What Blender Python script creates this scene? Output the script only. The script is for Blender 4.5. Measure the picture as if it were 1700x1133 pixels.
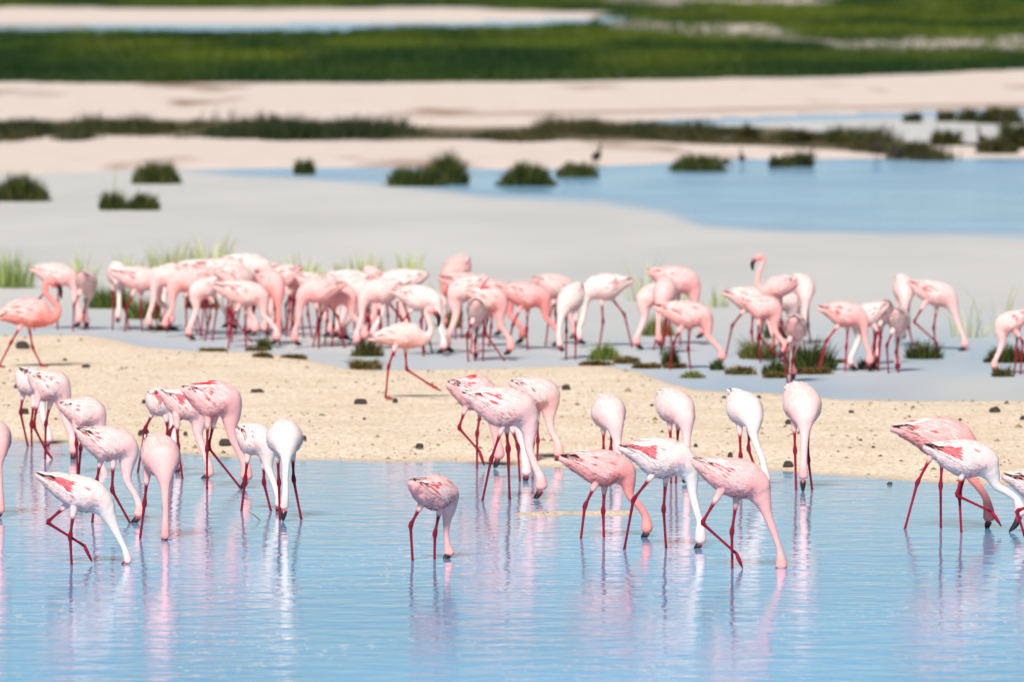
import bpy, math, random
import numpy as np
from mathutils import Vector, Matrix

# ------------------------------------------------------------------ clear
for o in list(bpy.data.objects):
    bpy.data.objects.remove(o, do_unlink=True)
SC = bpy.context.scene
COL = SC.collection
R = math.radians

# ------------------------------------------------------------------ camera
W, H = 1700.0, 1133.0            # photograph's pixel frame, used to lay out positions on the ground
FPX = W * 300.0 / 36.0           # 300 mm on a 36 mm frame
YH = -80.0                       # horizon line (above the frame)
CAMH = 3.8
TILT = math.atan((H / 2 - YH) / FPX)
cam = bpy.data.cameras.new('Camera')
cam.lens = 300; cam.sensor_width = 36
cam.clip_start = 1.0; cam.clip_end = 20000
cam.dof.use_dof = True
cam.dof.focus_distance = 56.0
cam.dof.aperture_fstop = 4.0
camo = bpy.data.objects.new('Camera', cam); COL.objects.link(camo)
camo.location = (0, 0, CAMH)
camo.rotation_euler = (math.pi / 2 - TILT, 0, 0)
SC.camera = camo

# ------------------------------------------------------------------ sky, sun, exposure
SUN_EL, SUN_AZ = 41.0, 192.0     # azimuth clockwise from +Y (away from the camera): behind and a little left
wd = bpy.data.worlds.new('World'); SC.world = wd; wd.use_nodes = True
nt = wd.node_tree; nt.nodes.clear()
sky = nt.nodes.new('ShaderNodeTexSky'); sky.sky_type = 'NISHITA'; sky.sun_disc = False
sky.sun_elevation = R(SUN_EL); sky.sun_rotation = R(SUN_AZ)
sky.air_density = 1.0; sky.dust_density = 0.0; sky.ozone_density = 0.7; sky.altitude = 1500
bg = nt.nodes.new('ShaderNodeBackground'); bg.inputs[1].default_value = 0.05
wo = nt.nodes.new('ShaderNodeOutputWorld')
nt.links.new(sky.outputs[0], bg.inputs[0]); nt.links.new(bg.outputs[0], wo.inputs[0])
sun = bpy.data.lights.new('Sun', 'SUN'); sun.energy = 4.9; sun.angle = R(14.0); sun.color = (1.0, 0.94, 0.86)
suno = bpy.data.objects.new('Sun', sun); COL.objects.link(suno)
az, el = R(SUN_AZ), R(SUN_EL)
sdir = Vector((math.sin(az) * math.cos(el), math.cos(az) * math.cos(el), math.sin(el)))
suno.rotation_euler = sdir.to_track_quat('Z', 'Y').to_euler()
suno.location = (0, 50, 40)
SC.view_settings.view_transform = 'Standard'
SC.view_settings.look = 'None'
SC.view_settings.exposure = 0.32
SC.view_settings.gamma = 1.0
SC.view_settings.use_curve_mapping = False
SC.render.engine = 'CYCLES'
SC.render.resolution_x = 1024; SC.render.resolution_y = 683

# ------------------------------------------------------------------ pixel <-> ground helpers
CT, ST = math.cos(TILT), math.sin(TILT)
def ray(px, py):
    x = (px - W / 2) / FPX; y = -(py - H / 2) / FPX
    return np.array([x, CT + y * ST, -ST + y * CT])
def ground(px, py, z=0.0):
    d = ray(px, py); t = (z - CAMH) / d[2]
    return np.array([d[0] * t, d[1] * t, z])
def at_depth(px, py, Y):
    d = ray(px, py); t = Y / d[1]
    return np.array([d[0] * t, Y, CAMH + d[2] * t])
def ground_arr(px, py):
    x = (px - W / 2) / FPX; y = -(py - H / 2) / FPX
    dz = -ST + y * CT; t = -CAMH / dz
    return x * t, (CT + y * ST) * t

rng = np.random.default_rng(7)
def vnoise(x, y, seed=0):
    """smooth value noise, arrays in, about -1..1 out"""
    x = np.asarray(x, float); y = np.asarray(y, float)
    xi = np.floor(x).astype(np.int64); yi = np.floor(y).astype(np.int64)
    fx = x - xi; fy = y - yi
    fx = fx * fx * (3 - 2 * fx); fy = fy * fy * (3 - 2 * fy)
    def h(a, b):
        n = (a * 374761393 + b * 668265263 + seed * 974634777) & 0xffffffff
        n = ((n ^ (n >> 13)) * 1274126177) & 0xffffffff
        return ((n ^ (n >> 16)) & 0xffff) / 32767.5 - 1.0
    return (h(xi, yi) * (1 - fx) + h(xi + 1, yi) * fx) * (1 - fy) + (h(xi, yi + 1) * (1 - fx) + h(xi + 1, yi + 1) * fx) * fy
def fbm(x, y, seed=0, o=4):
    s = 0; a = 1; t = 0
    for k in range(o):
        s = s + a * vnoise(x * 2 ** k, y * 2 ** k, seed + k * 17); t += a; a *= .5
    return s / t

# ------------------------------------------------------------------ object helpers
def tag(o, label=None, cat=None, group=None, kind=None):
    if label: o['label'] = label
    if cat: o['category'] = cat
    if group: o['group'] = group
    if kind: o['kind'] = kind
    return o
def mesh_obj(name, V, F, mat, parent=None, cols=None, smooth=True, attrs=None):
    me = bpy.data.meshes.new(name)
    me.from_pydata([tuple(v) for v in V], [], F)
    if cols is not None:
        ca = me.color_attributes.new('Col', 'FLOAT_COLOR', 'POINT')
        c = np.ones((len(V), 4), np.float32); c[:, :3] = np.asarray(cols, np.float32)
        ca.data.foreach_set('color', c.ravel())
    if attrs:
        for k, a in attrs.items():
            at = me.attributes.new(k, 'FLOAT', 'POINT'); at.data.foreach_set('value', np.asarray(a, np.float32).ravel())
    me.materials.append(mat)
    if smooth: me.polygons.foreach_set('use_smooth', [True] * len(me.polygons))
    me.update()
    o = bpy.data.objects.new(name, me); COL.objects.link(o)
    if parent: o.parent = parent
    return o
def fast_mesh(name, V, F, mat, cols=None, smooth=False, attrs=None):
    """V (n,3), F (m,k) arrays"""
    V = np.asarray(V, np.float32); F = np.asarray(F, np.int32); k = F.shape[1]
    me = bpy.data.meshes.new(name)
    me.vertices.add(len(V)); me.vertices.foreach_set('co', V.ravel())
    me.loops.add(F.size); me.loops.foreach_set('vertex_index', F.ravel())
    me.polygons.add(len(F)); me.polygons.foreach_set('loop_start', np.arange(len(F), dtype=np.int32) * k)
    if smooth: me.polygons.foreach_set('use_smooth', np.ones(len(F), bool))
    me.update(calc_edges=True)
    if cols is not None:
        ca = me.color_attributes.new('Col', 'FLOAT_COLOR', 'POINT')
        c = np.ones((len(V), 4), np.float32); c[:, :3] = cols
        ca.data.foreach_set('color', c.ravel())
    if attrs:
        for kk, a in attrs.items():
            at = me.attributes.new(kk, 'FLOAT', 'POINT'); at.data.foreach_set('value', np.asarray(a, np.float32).ravel())
    me.materials.append(mat)
    o = bpy.data.objects.new(name, me); COL.objects.link(o)
    return o
def empty(name, loc):
    o = bpy.data.objects.new(name, None); COL.objects.link(o); o.location = loc
    o.empty_display_size = 0.1
    return o

# ------------------------------------------------------------------ materials
def new_mat(name):
    m = bpy.data.materials.new(name); m.use_nodes = True
    n = m.node_tree; n.nodes.clear()
    out = n.nodes.new('ShaderNodeOutputMaterial'); b = n.nodes.new('ShaderNodeBsdfPrincipled')
    n.links.new(b.outputs[0], out.inputs[0])
    return m, n, b
def N(n, t, **kw):
    x = n.nodes.new(t)
    for k, v in kw.items():
        if k.startswith('i_'):
            x.inputs[k[2:].replace('_', ' ')].default_value = v
        else: setattr(x, k, v)
    return x
def mixc(n, fac, a, b, blend='MIX'):
    x = n.nodes.new('ShaderNodeMix'); x.data_type = 'RGBA'; x.blend_type = blend
    for s, v in ((0, fac), (6, a), (7, b)):
        if hasattr(v, 'is_linked') or hasattr(v, 'links'): n.links.new(v, x.inputs[s])
        else: x.inputs[s].default_value = v if not isinstance(v, tuple) else (*v[:3], 1)
    return x.outputs[2]
def ramp(n, src, stops):
    x = n.nodes.new('ShaderNodeValToRGB'); e = x.color_ramp.elements
    while len(e) < len(stops): e.new(.5)
    for el_, (p, c) in zip(e, stops):
        el_.position = p; el_.color = (*c, 1) if isinstance(c, tuple) else (c, c, c, 1)
    n.links.new(src, x.inputs[0]); return x.outputs[0]
def noise_tex(n, scale, detail=3, rough=.55, vec=None, stretch=None):
    x = n.nodes.new('ShaderNodeTexNoise'); x.inputs['Scale'].default_value = scale
    x.inputs['Detail'].default_value = detail; x.inputs['Roughness'].default_value = rough
    if vec is not None:
        if stretch:
            mp = n.nodes.new('ShaderNodeMapping'); mp.inputs['Scale'].default_value = stretch
            n.links.new(vec, mp.inputs[0]); vec = mp.outputs[0]
        n.links.new(vec, x.inputs['Vector'])
    return x.outputs[0]

# feathers: colour from the mesh, fine barring and relief from noise
M = {}
m, n, b = new_mat('plumage')
at_ = N(n, 'ShaderNodeVertexColor', layer_name='Col'); tc = N(n, 'ShaderNodeTexCoord')
nz = noise_tex(n, 55, 4, .65, tc.outputs['Object'], (1, 1, 1.6))
var = ramp(n, nz, [(.3, .88), (.7, 1.0)])
c = mixc(n, 1.0, at_.outputs[0], var, 'MULTIPLY')
n.links.new(c, b.inputs['Base Color']); b.inputs['Roughness'].default_value = .75
b.inputs['Specular IOR Level'].default_value = .2
b.inputs['Subsurface Weight'].default_value = .25; b.inputs['Subsurface Radius'].default_value = (.012, .007, .006)
b.inputs['Subsurface Scale'].default_value = 1.0
bp = N(n, 'ShaderNodeBump'); bp.inputs['Strength'].default_value = .5; bp.inputs['Distance'].default_value = .004
n.links.new(nz, bp.inputs['Height']); n.links.new(bp.outputs[0], b.inputs['Normal'])
M['plumage'] = m
m, n, b = new_mat('bill_horn')
at_ = N(n, 'ShaderNodeVertexColor', layer_name='Col')
n.links.new(at_.outputs[0], b.inputs['Base Color']); b.inputs['Roughness'].default_value = .38
M['bill'] = m
m, n, b = new_mat('eye_iris')
tc = N(n, 'ShaderNodeTexCoord'); nz = noise_tex(n, 300, 1, .5, tc.outputs['Object'])
n.links.new(ramp(n, nz, [(.3, (.55, .22, .05)), (.7, (.75, .4, .1))]), b.inputs['Base Color']); b.inputs['Roughness'].default_value = .1
M['eye'] = m
m, n, b = new_mat('grass_blades')
at_ = N(n, 'ShaderNodeVertexColor', layer_name='Col')
tc = N(n, 'ShaderNodeTexCoord'); nz = noise_tex(n, 6, 2, .5, tc.outputs['Object'])
c = mixc(n, 1.0, at_.outputs[0], ramp(n, nz, [(.25, .75), (.75, 1.1)]), 'MULTIPLY')
n.links.new(c, b.inputs['Base Color']); b.inputs['Roughness'].default_value = .6
b.inputs['Specular IOR Level'].default_value = .25
M['grass'] = m
m, n, b = new_mat('dark_stone')
tc = N(n, 'ShaderNodeTexCoord'); nz = noise_tex(n, 40, 4, .6, tc.outputs['Object'])
n.links.new(ramp(n, nz, [(.3, (.012, .009, .008)), (.7, (.06, .045, .035))]), b.inputs['Base Color'])
b.inputs['Roughness'].default_value = .9
bp = N(n, 'ShaderNodeBump'); bp.inputs['Distance'].default_value = .01; n.links.new(nz, bp.inputs['Height']); n.links.new(bp.outputs[0], b.inputs['Normal'])
M['stone'] = m
m, n, b = new_mat('weed')
tc = N(n, 'ShaderNodeTexCoord'); nz = noise_tex(n, 25, 4, .65, tc.outputs['Object'])
n.links.new(ramp(n, nz, [(.3, (.06, .04, .015)), (.55, (.17, .12, .05)), (.75, (.30, .22, .12))]), b.inputs['Base Color'])
b.inputs['Roughness'].default_value = .9
bp = N(n, 'ShaderNodeBump'); bp.inputs['Distance'].default_value = .02; n.links.new(nz, bp.inputs['Height']); n.links.new(bp.outputs[0], b.inputs['Normal'])
M['weed'] = m
m, n, b = new_mat('crumbs')
at_ = N(n, 'ShaderNodeVertexColor', layer_name='Col'); n.links.new(at_.outputs[0], b.inputs['Base Color']); b.inputs['Roughness'].default_value = .9
M['crumb'] = m

# ground: sand, darker damp rims, green soil where the meadow and shrubs grow
m, n, b = new_mat('ground_sand')
tc = N(n, 'ShaderNodeTexCoord'); P = tc.outputs['Object']
veg = N(n, 'ShaderNodeAttribute', attribute_name='veg').outputs['Fac']
far = N(n, 'ShaderNodeAttribute', attribute_name='far').outputs['Fac']
wet = N(n, 'ShaderNodeAttribute', attribute_name='wet').outputs['Fac']
dirt = N(n, 'ShaderNodeAttribute', attribute_name='dirt').outputs['Fac']
n1 = noise_tex(n, 26, 6, .8, P, (1, .5, 1)); n2 = noise_tex(n, 1.2, 4, .6, P); n3 = noise_tex(n, 38, 3, .7, P, (1, .5, 1))
sand = ramp(n, n1, [(.32, (.32, .22, .13)), (.43, (.64, .50, .35)), (.56, (.87, .76, .64))])
sand = mixc(n, ramp(n, n2, [(.42, 0.), (.68, .55)]), sand, (.62, .47, .32))
spk = ramp(n, n3, [(.62, 0.), (.69, .8)])
sand = mixc(n, spk, sand, (.26, .17, .09))
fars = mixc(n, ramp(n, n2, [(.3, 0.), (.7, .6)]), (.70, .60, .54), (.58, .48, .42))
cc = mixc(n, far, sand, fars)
cc = mixc(n, wet, cc, (.36, .27, .19))
cc = mixc(n, dirt, cc, (.22, .12, .08))
grn = ramp(n, n2, [(.3, (.012, .035, .003)), (.7, (.04, .075, .008))])
cc = mixc(n, veg, cc, grn)
n.links.new(cc, b.inputs['Base Color']); b.inputs['Roughness'].default_value = .95; b.inputs['Specular IOR Level'].default_value = .1
bp = N(n, 'ShaderNodeBump'); bp.inputs['Strength'].default_value = .7; bp.inputs['Distance'].default_value = .011
n.links.new(n1, bp.inputs['Height']); n.links.new(bp.outputs[0], b.inputs['Normal'])
M['ground'] = m

def water_mat(name, deep, milky, slope=1.0, flecks=True, rough=(.06, .06), spec=(.5, .5), ior=1.33):  # deep: blue of the reflected sky, put into the base colour
    m, n, b = new_mat(name)
    tc = N(n, 'ShaderNodeTexCoord'); P = tc.outputs['Object']
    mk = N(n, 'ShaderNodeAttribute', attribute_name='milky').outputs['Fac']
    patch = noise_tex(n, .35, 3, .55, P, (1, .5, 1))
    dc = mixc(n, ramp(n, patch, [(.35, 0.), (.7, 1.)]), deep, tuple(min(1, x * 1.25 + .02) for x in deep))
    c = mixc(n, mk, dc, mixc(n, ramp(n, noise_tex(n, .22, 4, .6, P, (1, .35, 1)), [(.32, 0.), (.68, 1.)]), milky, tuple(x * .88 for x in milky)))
    if flecks:  # small pale flecks mixed into the base colour
        f1 = noise_tex(n, 19, 3, .6, P, (1, .26, 1)); f2 = noise_tex(n, .8, 2, .5, P, (1, .5, 1))
        mm = N(n, 'ShaderNodeMath', operation='MULTIPLY')
        n.links.new(ramp(n, f1, [(.58, 0.), (.65, .75)]), mm.inputs[0]); n.links.new(ramp(n, f2, [(.42, 0.), (.6, 1.)]), mm.inputs[1])
        c = mixc(n, mm.outputs[0], c, (.80, .80, .80))
    n.links.new(c, b.inputs['Base Color'])
    b.inputs['IOR'].default_value = ior
    rv = N(n, 'ShaderNodeMapRange'); rv.inputs['To Min'].default_value = rough[0]; rv.inputs['To Max'].default_value = rough[1]
    n.links.new(mk, rv.inputs[0]); n.links.new(rv.outputs[0], b.inputs['Roughness'])
    sv = N(n, 'ShaderNodeMapRange'); sv.inputs['To Min'].default_value = spec[0]; sv.inputs['To Max'].default_value = spec[1]
    n.links.new(mk, sv.inputs[0]); n.links.new(sv.outputs[0], b.inputs['Specular IOR Level'])
    w1 = noise_tex(n, 2.6, 2, .5, P, (1.0, 1.15, 1)); w2 = noise_tex(n, 15, 2, .5, P, (.45, 1, 1))
    ca = N(n, 'ShaderNodeMath', operation='MULTIPLY_ADD'); n.links.new(w2, ca.inputs[0]); ca.inputs[1].default_value = .22; n.links.new(w1, ca.inputs[2])
    bp = N(n, 'ShaderNodeBump'); bp.inputs['Strength'].default_value = 1.0; bp.inputs['Distance'].default_value = .0075 * slope
    n.links.new(ca.outputs[0], bp.inputs['Height']); n.links.new(bp.outputs[0], b.inputs['Normal'])
    return m
M['pool'] = water_mat('pool_water_surface', (.085, .37, .66), (.45, .55, .66), 1.0, ior=1.9)
M['lake'] = water_mat('lake_water_surface', (.20, .37, .53), (.57, .565, .545), 1.5, flecks=False, rough=(.16, .6), spec=(.34, .06))

# ------------------------------------------------------------------ terrain and water
def ip(pts, x):
    p = np.array(pts, float); return np.interp(x, p[:, 0], p[:, 1])
SHORE = [(-900, 690), (0, 727), (80, 738), (300, 751), (500, 763), (760, 768), (900, 775), (1300, 781), (1420, 790), (1500, 798), (1700, 808), (2600, 850)]
BACK = [(-900, 540), (0, 556), (150, 557), (180, 562), (230, 574), (318, 582), (420, 585), (480, 592), (565, 611), (620, 617), (720, 614), (860, 610), (1000, 607), (1060, 617), (1110, 636), (1151, 648), (1204, 652), (1290, 657), (1440, 661), (1700, 668), (2600, 690)]
LAKETOP = [(-900, 300), (0, 292), (100, 285), (300, 281), (600, 277), (900, 281), (1000, 275), (1200, 265), (1500, 262), (2600, 262)]
IN_U = [(1000, 207), (1100, 199), (1300, 192), (1500, 186), (1700, 180), (2600, 150)]
IN_L = [(1000, 207), (1150, 211), (1300, 216), (1450, 238), (1550, 245), (1640, 249), (1700, 251), (2600, 270)]
CH_U = [(-900, 43), (0, 42), (400, 40), (860, 34), (1000, 30), (1050, 31)]
CH_L = [(-900, 59), (0, 57), (440, 56), (700, 52), (870, 48), (960, 42), (1050, 31)]
MEADOW = [(-900, 150), (0, 141), (420, 144), (900, 140), (1300, 134), (1500, 128), (1700, 119), (2600, 95)]
STR_U = [(-900, 205), (0, 205), (300, 203), (600, 208), (660, 216), (1200, 214), (1400, 222), (1530, 242), (1560, 262)]
STR_L = [(-900, 236), (0, 236), (300, 231), (590, 236), (650, 236), (900, 238), (1200, 238), (1450, 258), (1560, 262)]

def depth(py): return CAMH * FPX / (py - YH)
def height(px, py):
    """ground height (m) at the ground point seen at px, py; below 0 is under water"""
    X, Y = ground_arr(px, py)
    nzl = fbm(X * .9, Y * .35, 3, 4)
    D = depth(py)
    # sandbar between the pool and the lake
    sb = np.minimum(D - depth(ip(SHORE, px)), depth(ip(BACK, px)) - D)       # metres inside the bar
    z = np.clip(sb * .022, -.06, .05) + nzl * np.where(np.abs(sb) < 6, .013, .0)
    # thin islet in the pool
    isl = 1 - (((px - 915) / 135) ** 2 + ((py - 853 + (px - 915) * .01) / 7.5) ** 2)
    z = np.maximum(z, np.clip(isl * .012 - .0085, -.06, .006) + np.where(isl > -.6, fbm(X * 2.5, Y * .8, 4, 4) * .022, 0))
    # far bank
    fb = (D - depth(ip(LAKETOP, px)))
    zb = np.clip(fb * .02, -.06, .06) + fbm(X * .25, Y * .12, 9, 3) * .02
    z = np.where(py < 420, np.maximum(zb, np.where(py < 420, -.06, z)), z)
    inl = np.minimum(py - ip(IN_U, px), ip(IN_L, px) - py) + fbm(X * .3, Y * .05, 12, 3) * 4
    z = np.where((px > 1000) & (inl > 0), np.minimum(z, -.03 - 0 * inl), z)
    ch = np.minimum(py - ip(CH_U, px), ip(CH_L, px) - py) + fbm(X * .15, Y * .02, 15, 3) * 2
    z = np.where((px < 1050) & (ch > 0), -.05, z)
    return z
def sand_z(px, py): return float(height(np.array([float(px)]), np.array([float(py)]))[0])

rows = np.concatenate([np.arange(1200, 872, -8), np.arange(872, 545, -2.0), np.arange(545, 310, -8), np.arange(310, 110, -2.5), np.arange(110, -40, -3), np.array([-45, -50, -55, -60, -65, -70, -73, -75, -77])]).astype(float)
colsx = np.concatenate([np.arange(-900, -100, 16.), np.arange(-100, 1800, 6.), np.arange(1800, 2601, 16.)])
PX, PY = np.meshgrid(colsx, rows)
Z = height(PX, PY); X, Y = ground_arr(PX, PY)
nr, nc = PX.shape
def grid_faces(nr, nc):
    i = np.arange(nr * nc).reshape(nr, nc)
    return np.stack([i[:-1, :-1], i[:-1, 1:], i[1:, 1:], i[1:, :-1]], -1).reshape(-1, 4)
wob = fbm(X * .3, Y * .06, 21, 3)
mead = np.clip((ip(MEADOW, PX) - PY + wob * 4) / 4, 0, 1)
sandtop = np.clip(np.minimum(PY - (13 + wob * 5 + np.clip((PX - 700) / 60, 0, 8)), 44 - PY) / 4, 0, 1) * np.clip((1020 + wob * 160 - PX) / 60, 0, 1)
rpatch = np.clip((fbm(X * .10, Y * .012, 33, 3) - .12) * 4, 0, 1) * np.clip((PX - 900) / 400, 0, 1) * np.clip((95 - PY) / 20, 0, 1)
veg = np.clip(mead - sandtop - rpatch * .8, 0, 1)
strip = np.clip(np.minimum(PY - ip(STR_U, PX), ip(STR_L, PX) - PY) / 4 + wob * 1.5 + .4, 0, 1) * (PX < 1560)
veg = np.maximum(veg, strip * .55)
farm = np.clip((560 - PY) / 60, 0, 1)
road = np.clip(1 - np.abs(PY - np.interp(PX, [500, 700, 1700, 2600], [203, 196, 177, 160])) / 5, 0, 1) * np.clip((PX - 550) / 200, 0, 1)
dirt = np.maximum(road * .75, strip * .8) * .9
bank_d = np.clip((fbm(X * .5, Y * .08, 40, 3) - .25) * 3, 0, 1) * ((PY < 300) & (PY > 140)) * .8
dirt = np.maximum(dirt, bank_d)
wetm = np.clip(1 - np.abs(Z) / .009, 0, 1) * .5 * (PY > 300)
gv = np.stack([X, Y, Z], -1).reshape(-1, 3)
g = fast_mesh('ground', gv, grid_faces(nr, nc), M['ground'], smooth=True,
              attrs={'veg': veg.ravel(), 'far': farm.ravel(), 'wet': wetm.ravel(), 'dirt': dirt.ravel()})
tag(g, kind='structure')

MIDL = [(x_, (np.interp(x_, *zip(*SHORE)) + np.interp(x_, *zip(*BACK))) / 2) for x_ in range(-900, 2601, 50)]
def water(name, rows, cols, mat, milky):
    px, py = np.meshgrid(cols, rows)
    if name == 'pool_water': py = np.maximum(py, ip(MIDL, px) + .3)
    if name == 'lake_water': py = np.minimum(py, ip(MIDL, px) - .3)
    x, y = ground_arr(px, py)
    o = fast_mesh(name, np.stack([x, y, np.zeros_like(x)], -1).reshape(-1, 3), grid_faces(*px.shape), mat, smooth=True,
                  attrs={'milky': milky(px, py, x, y).ravel()})
    return tag(o, kind='structure')
water('pool_water', np.concatenate([np.arange(1200, 600, -15.)]), np.arange(-900, 2601, 25.), M['pool'],
      lambda px, py, x, y: np.clip((950 - py) / 260, 0, .6))  # bluer toward the camera: steeper-angle sky reflection painted into the colour mix
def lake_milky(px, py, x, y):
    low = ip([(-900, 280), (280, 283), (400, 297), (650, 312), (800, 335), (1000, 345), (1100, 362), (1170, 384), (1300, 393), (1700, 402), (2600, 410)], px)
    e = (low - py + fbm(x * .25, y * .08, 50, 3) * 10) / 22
    blue = np.clip(e, 0, 1)  # sky reflected by wind-ruffled water, painted in through this mask
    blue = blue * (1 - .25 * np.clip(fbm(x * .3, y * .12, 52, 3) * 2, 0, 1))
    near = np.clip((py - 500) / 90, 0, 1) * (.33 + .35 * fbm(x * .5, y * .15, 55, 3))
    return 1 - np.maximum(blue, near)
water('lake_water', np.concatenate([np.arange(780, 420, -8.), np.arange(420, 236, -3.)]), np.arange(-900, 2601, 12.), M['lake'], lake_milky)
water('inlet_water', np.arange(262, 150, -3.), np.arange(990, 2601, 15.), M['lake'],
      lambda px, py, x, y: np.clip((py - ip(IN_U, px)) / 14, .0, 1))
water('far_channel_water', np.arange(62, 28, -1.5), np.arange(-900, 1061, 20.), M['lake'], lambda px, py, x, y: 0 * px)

# ------------------------------------------------------------------ lofted animals
def cat(P, n_per=7):
    """Catmull-Rom through rows of P (centripetal-ish by chord)"""
    P = np.asarray(P, float); out = []
    Q = np.vstack([2 * P[0] - P[1], P, 2 * P[-1] - P[-2]])
    for i in range(1, len(Q) - 2):
        p0, p1, p2, p3 = Q[i - 1], Q[i], Q[i + 1], Q[i + 2]
        for k in range(n_per):
            t = k / n_per
            out.append(.5 * ((2 * p1) + (-p0 + p2) * t + (2 * p0 - 5 * p1 + 4 * p2 - p3) * t * t + (-p0 + 3 * p1 - 3 * p2 + p3) * t ** 3))
    out.append(P[-1]); return np.array(out)
def frames(C, r, lat):
    T = np.gradient(C, axis=0); T /= np.linalg.norm(T, axis=1)[:, None] + 1e-9
    seg = np.linalg.norm(np.diff(C, axis=0), axis=1); S = np.concatenate([[0], np.cumsum(seg)])
    Ts = np.empty_like(T)                       # smooth tangents over a window as wide as the body is thick
    for i in range(len(C)):
        w = np.exp(-((S - S[i]) / (r[i] * .75 + .004)) ** 2); Ts[i] = (T * w[:, None]).sum(0)
    Ts /= np.linalg.norm(Ts, axis=1)[:, None] + 1e-9
    L = lat[None, :] - Ts * (Ts @ lat)[:, None]; L /= np.linalg.norm(L, axis=1)[:, None] + 1e-9
    U = np.cross(Ts, L); return Ts, L, U, S
def tube(path, rad, seg=8, lat=np.array([0, 1., 0]), cap=True):
    C = np.asarray(path, float); r = np.asarray(rad, float)
    T, L, U, S = frames(C, r * .3, lat)
    a = np.arange(seg) / seg * 2 * np.pi
    V = C[:, None, :] + r[:, None, None] * (np.cos(a)[None, :, None] * L[:, None, :] + np.sin(a)[None, :, None] * U[:, None, :])
    V = V.reshape(-1, 3); F = ring_faces(len(C), seg)
    if cap: F = F + [list(range(seg))[::-1], list(range((len(C) - 1) * seg, len(C) * seg))]
    return V, F
def ring_faces(nr, seg):
    F = []
    for i in range(nr - 1):
        for j in range(seg):
            k = (j + 1) % seg
            F.append([i * seg + j, i * seg + k, (i + 1) * seg + k, (i + 1) * seg + j])
    return F
class MB:
    def __init__(s): s.V = []; s.F = []; s.C = []; s.n = 0
    def add(s, V, F, C):
        V = np.asarray(V, float); s.V.append(V); s.F += [[i + s.n for i in f] for f in F]
        C = np.asarray(C, float)
        if C.ndim == 1: C = np.tile(C, (len(V), 1))
        s.C.append(C); s.n += len(V)
    def build(s, name, mat, parent=None, smooth=True):
        return mesh_obj(name, np.vstack(s.V), s.F, mat, parent, np.clip(np.vstack(s.C), 0, 1), smooth)

WHITE = np.array([.82, .70, .665]); PALE = np.array([.86, .54, .535]); PINK = np.array([.85, .30, .285]); DEEP = np.array([.82, .20, .175])
CRIM = np.array([.50, .012, .045]); LEG = np.array([.20, .004, .021]); BLACK = np.array([.012, .010, .012])
STY = {  # back colour, belly and breast colour, neck colour, chance of crimson coverts
    'white': (WHITE, PALE, WHITE * .95, .30), 'pale': (.45 * WHITE + .55 * PALE, .6 * PALE + .4 * PINK, .75 * PALE + .1 * PINK + .15 * WHITE, .22),
    'pink': (PALE * .85 + PINK * .08 + WHITE * .07, .75 * PINK + .25 * PALE, .5 * PALE + .5 * PINK, .22),
    'deep': (PALE * .75 + PINK * .25, PINK * .6 + DEEP * .4, PINK * .8 + DEEP * .2, .22)}

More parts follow.
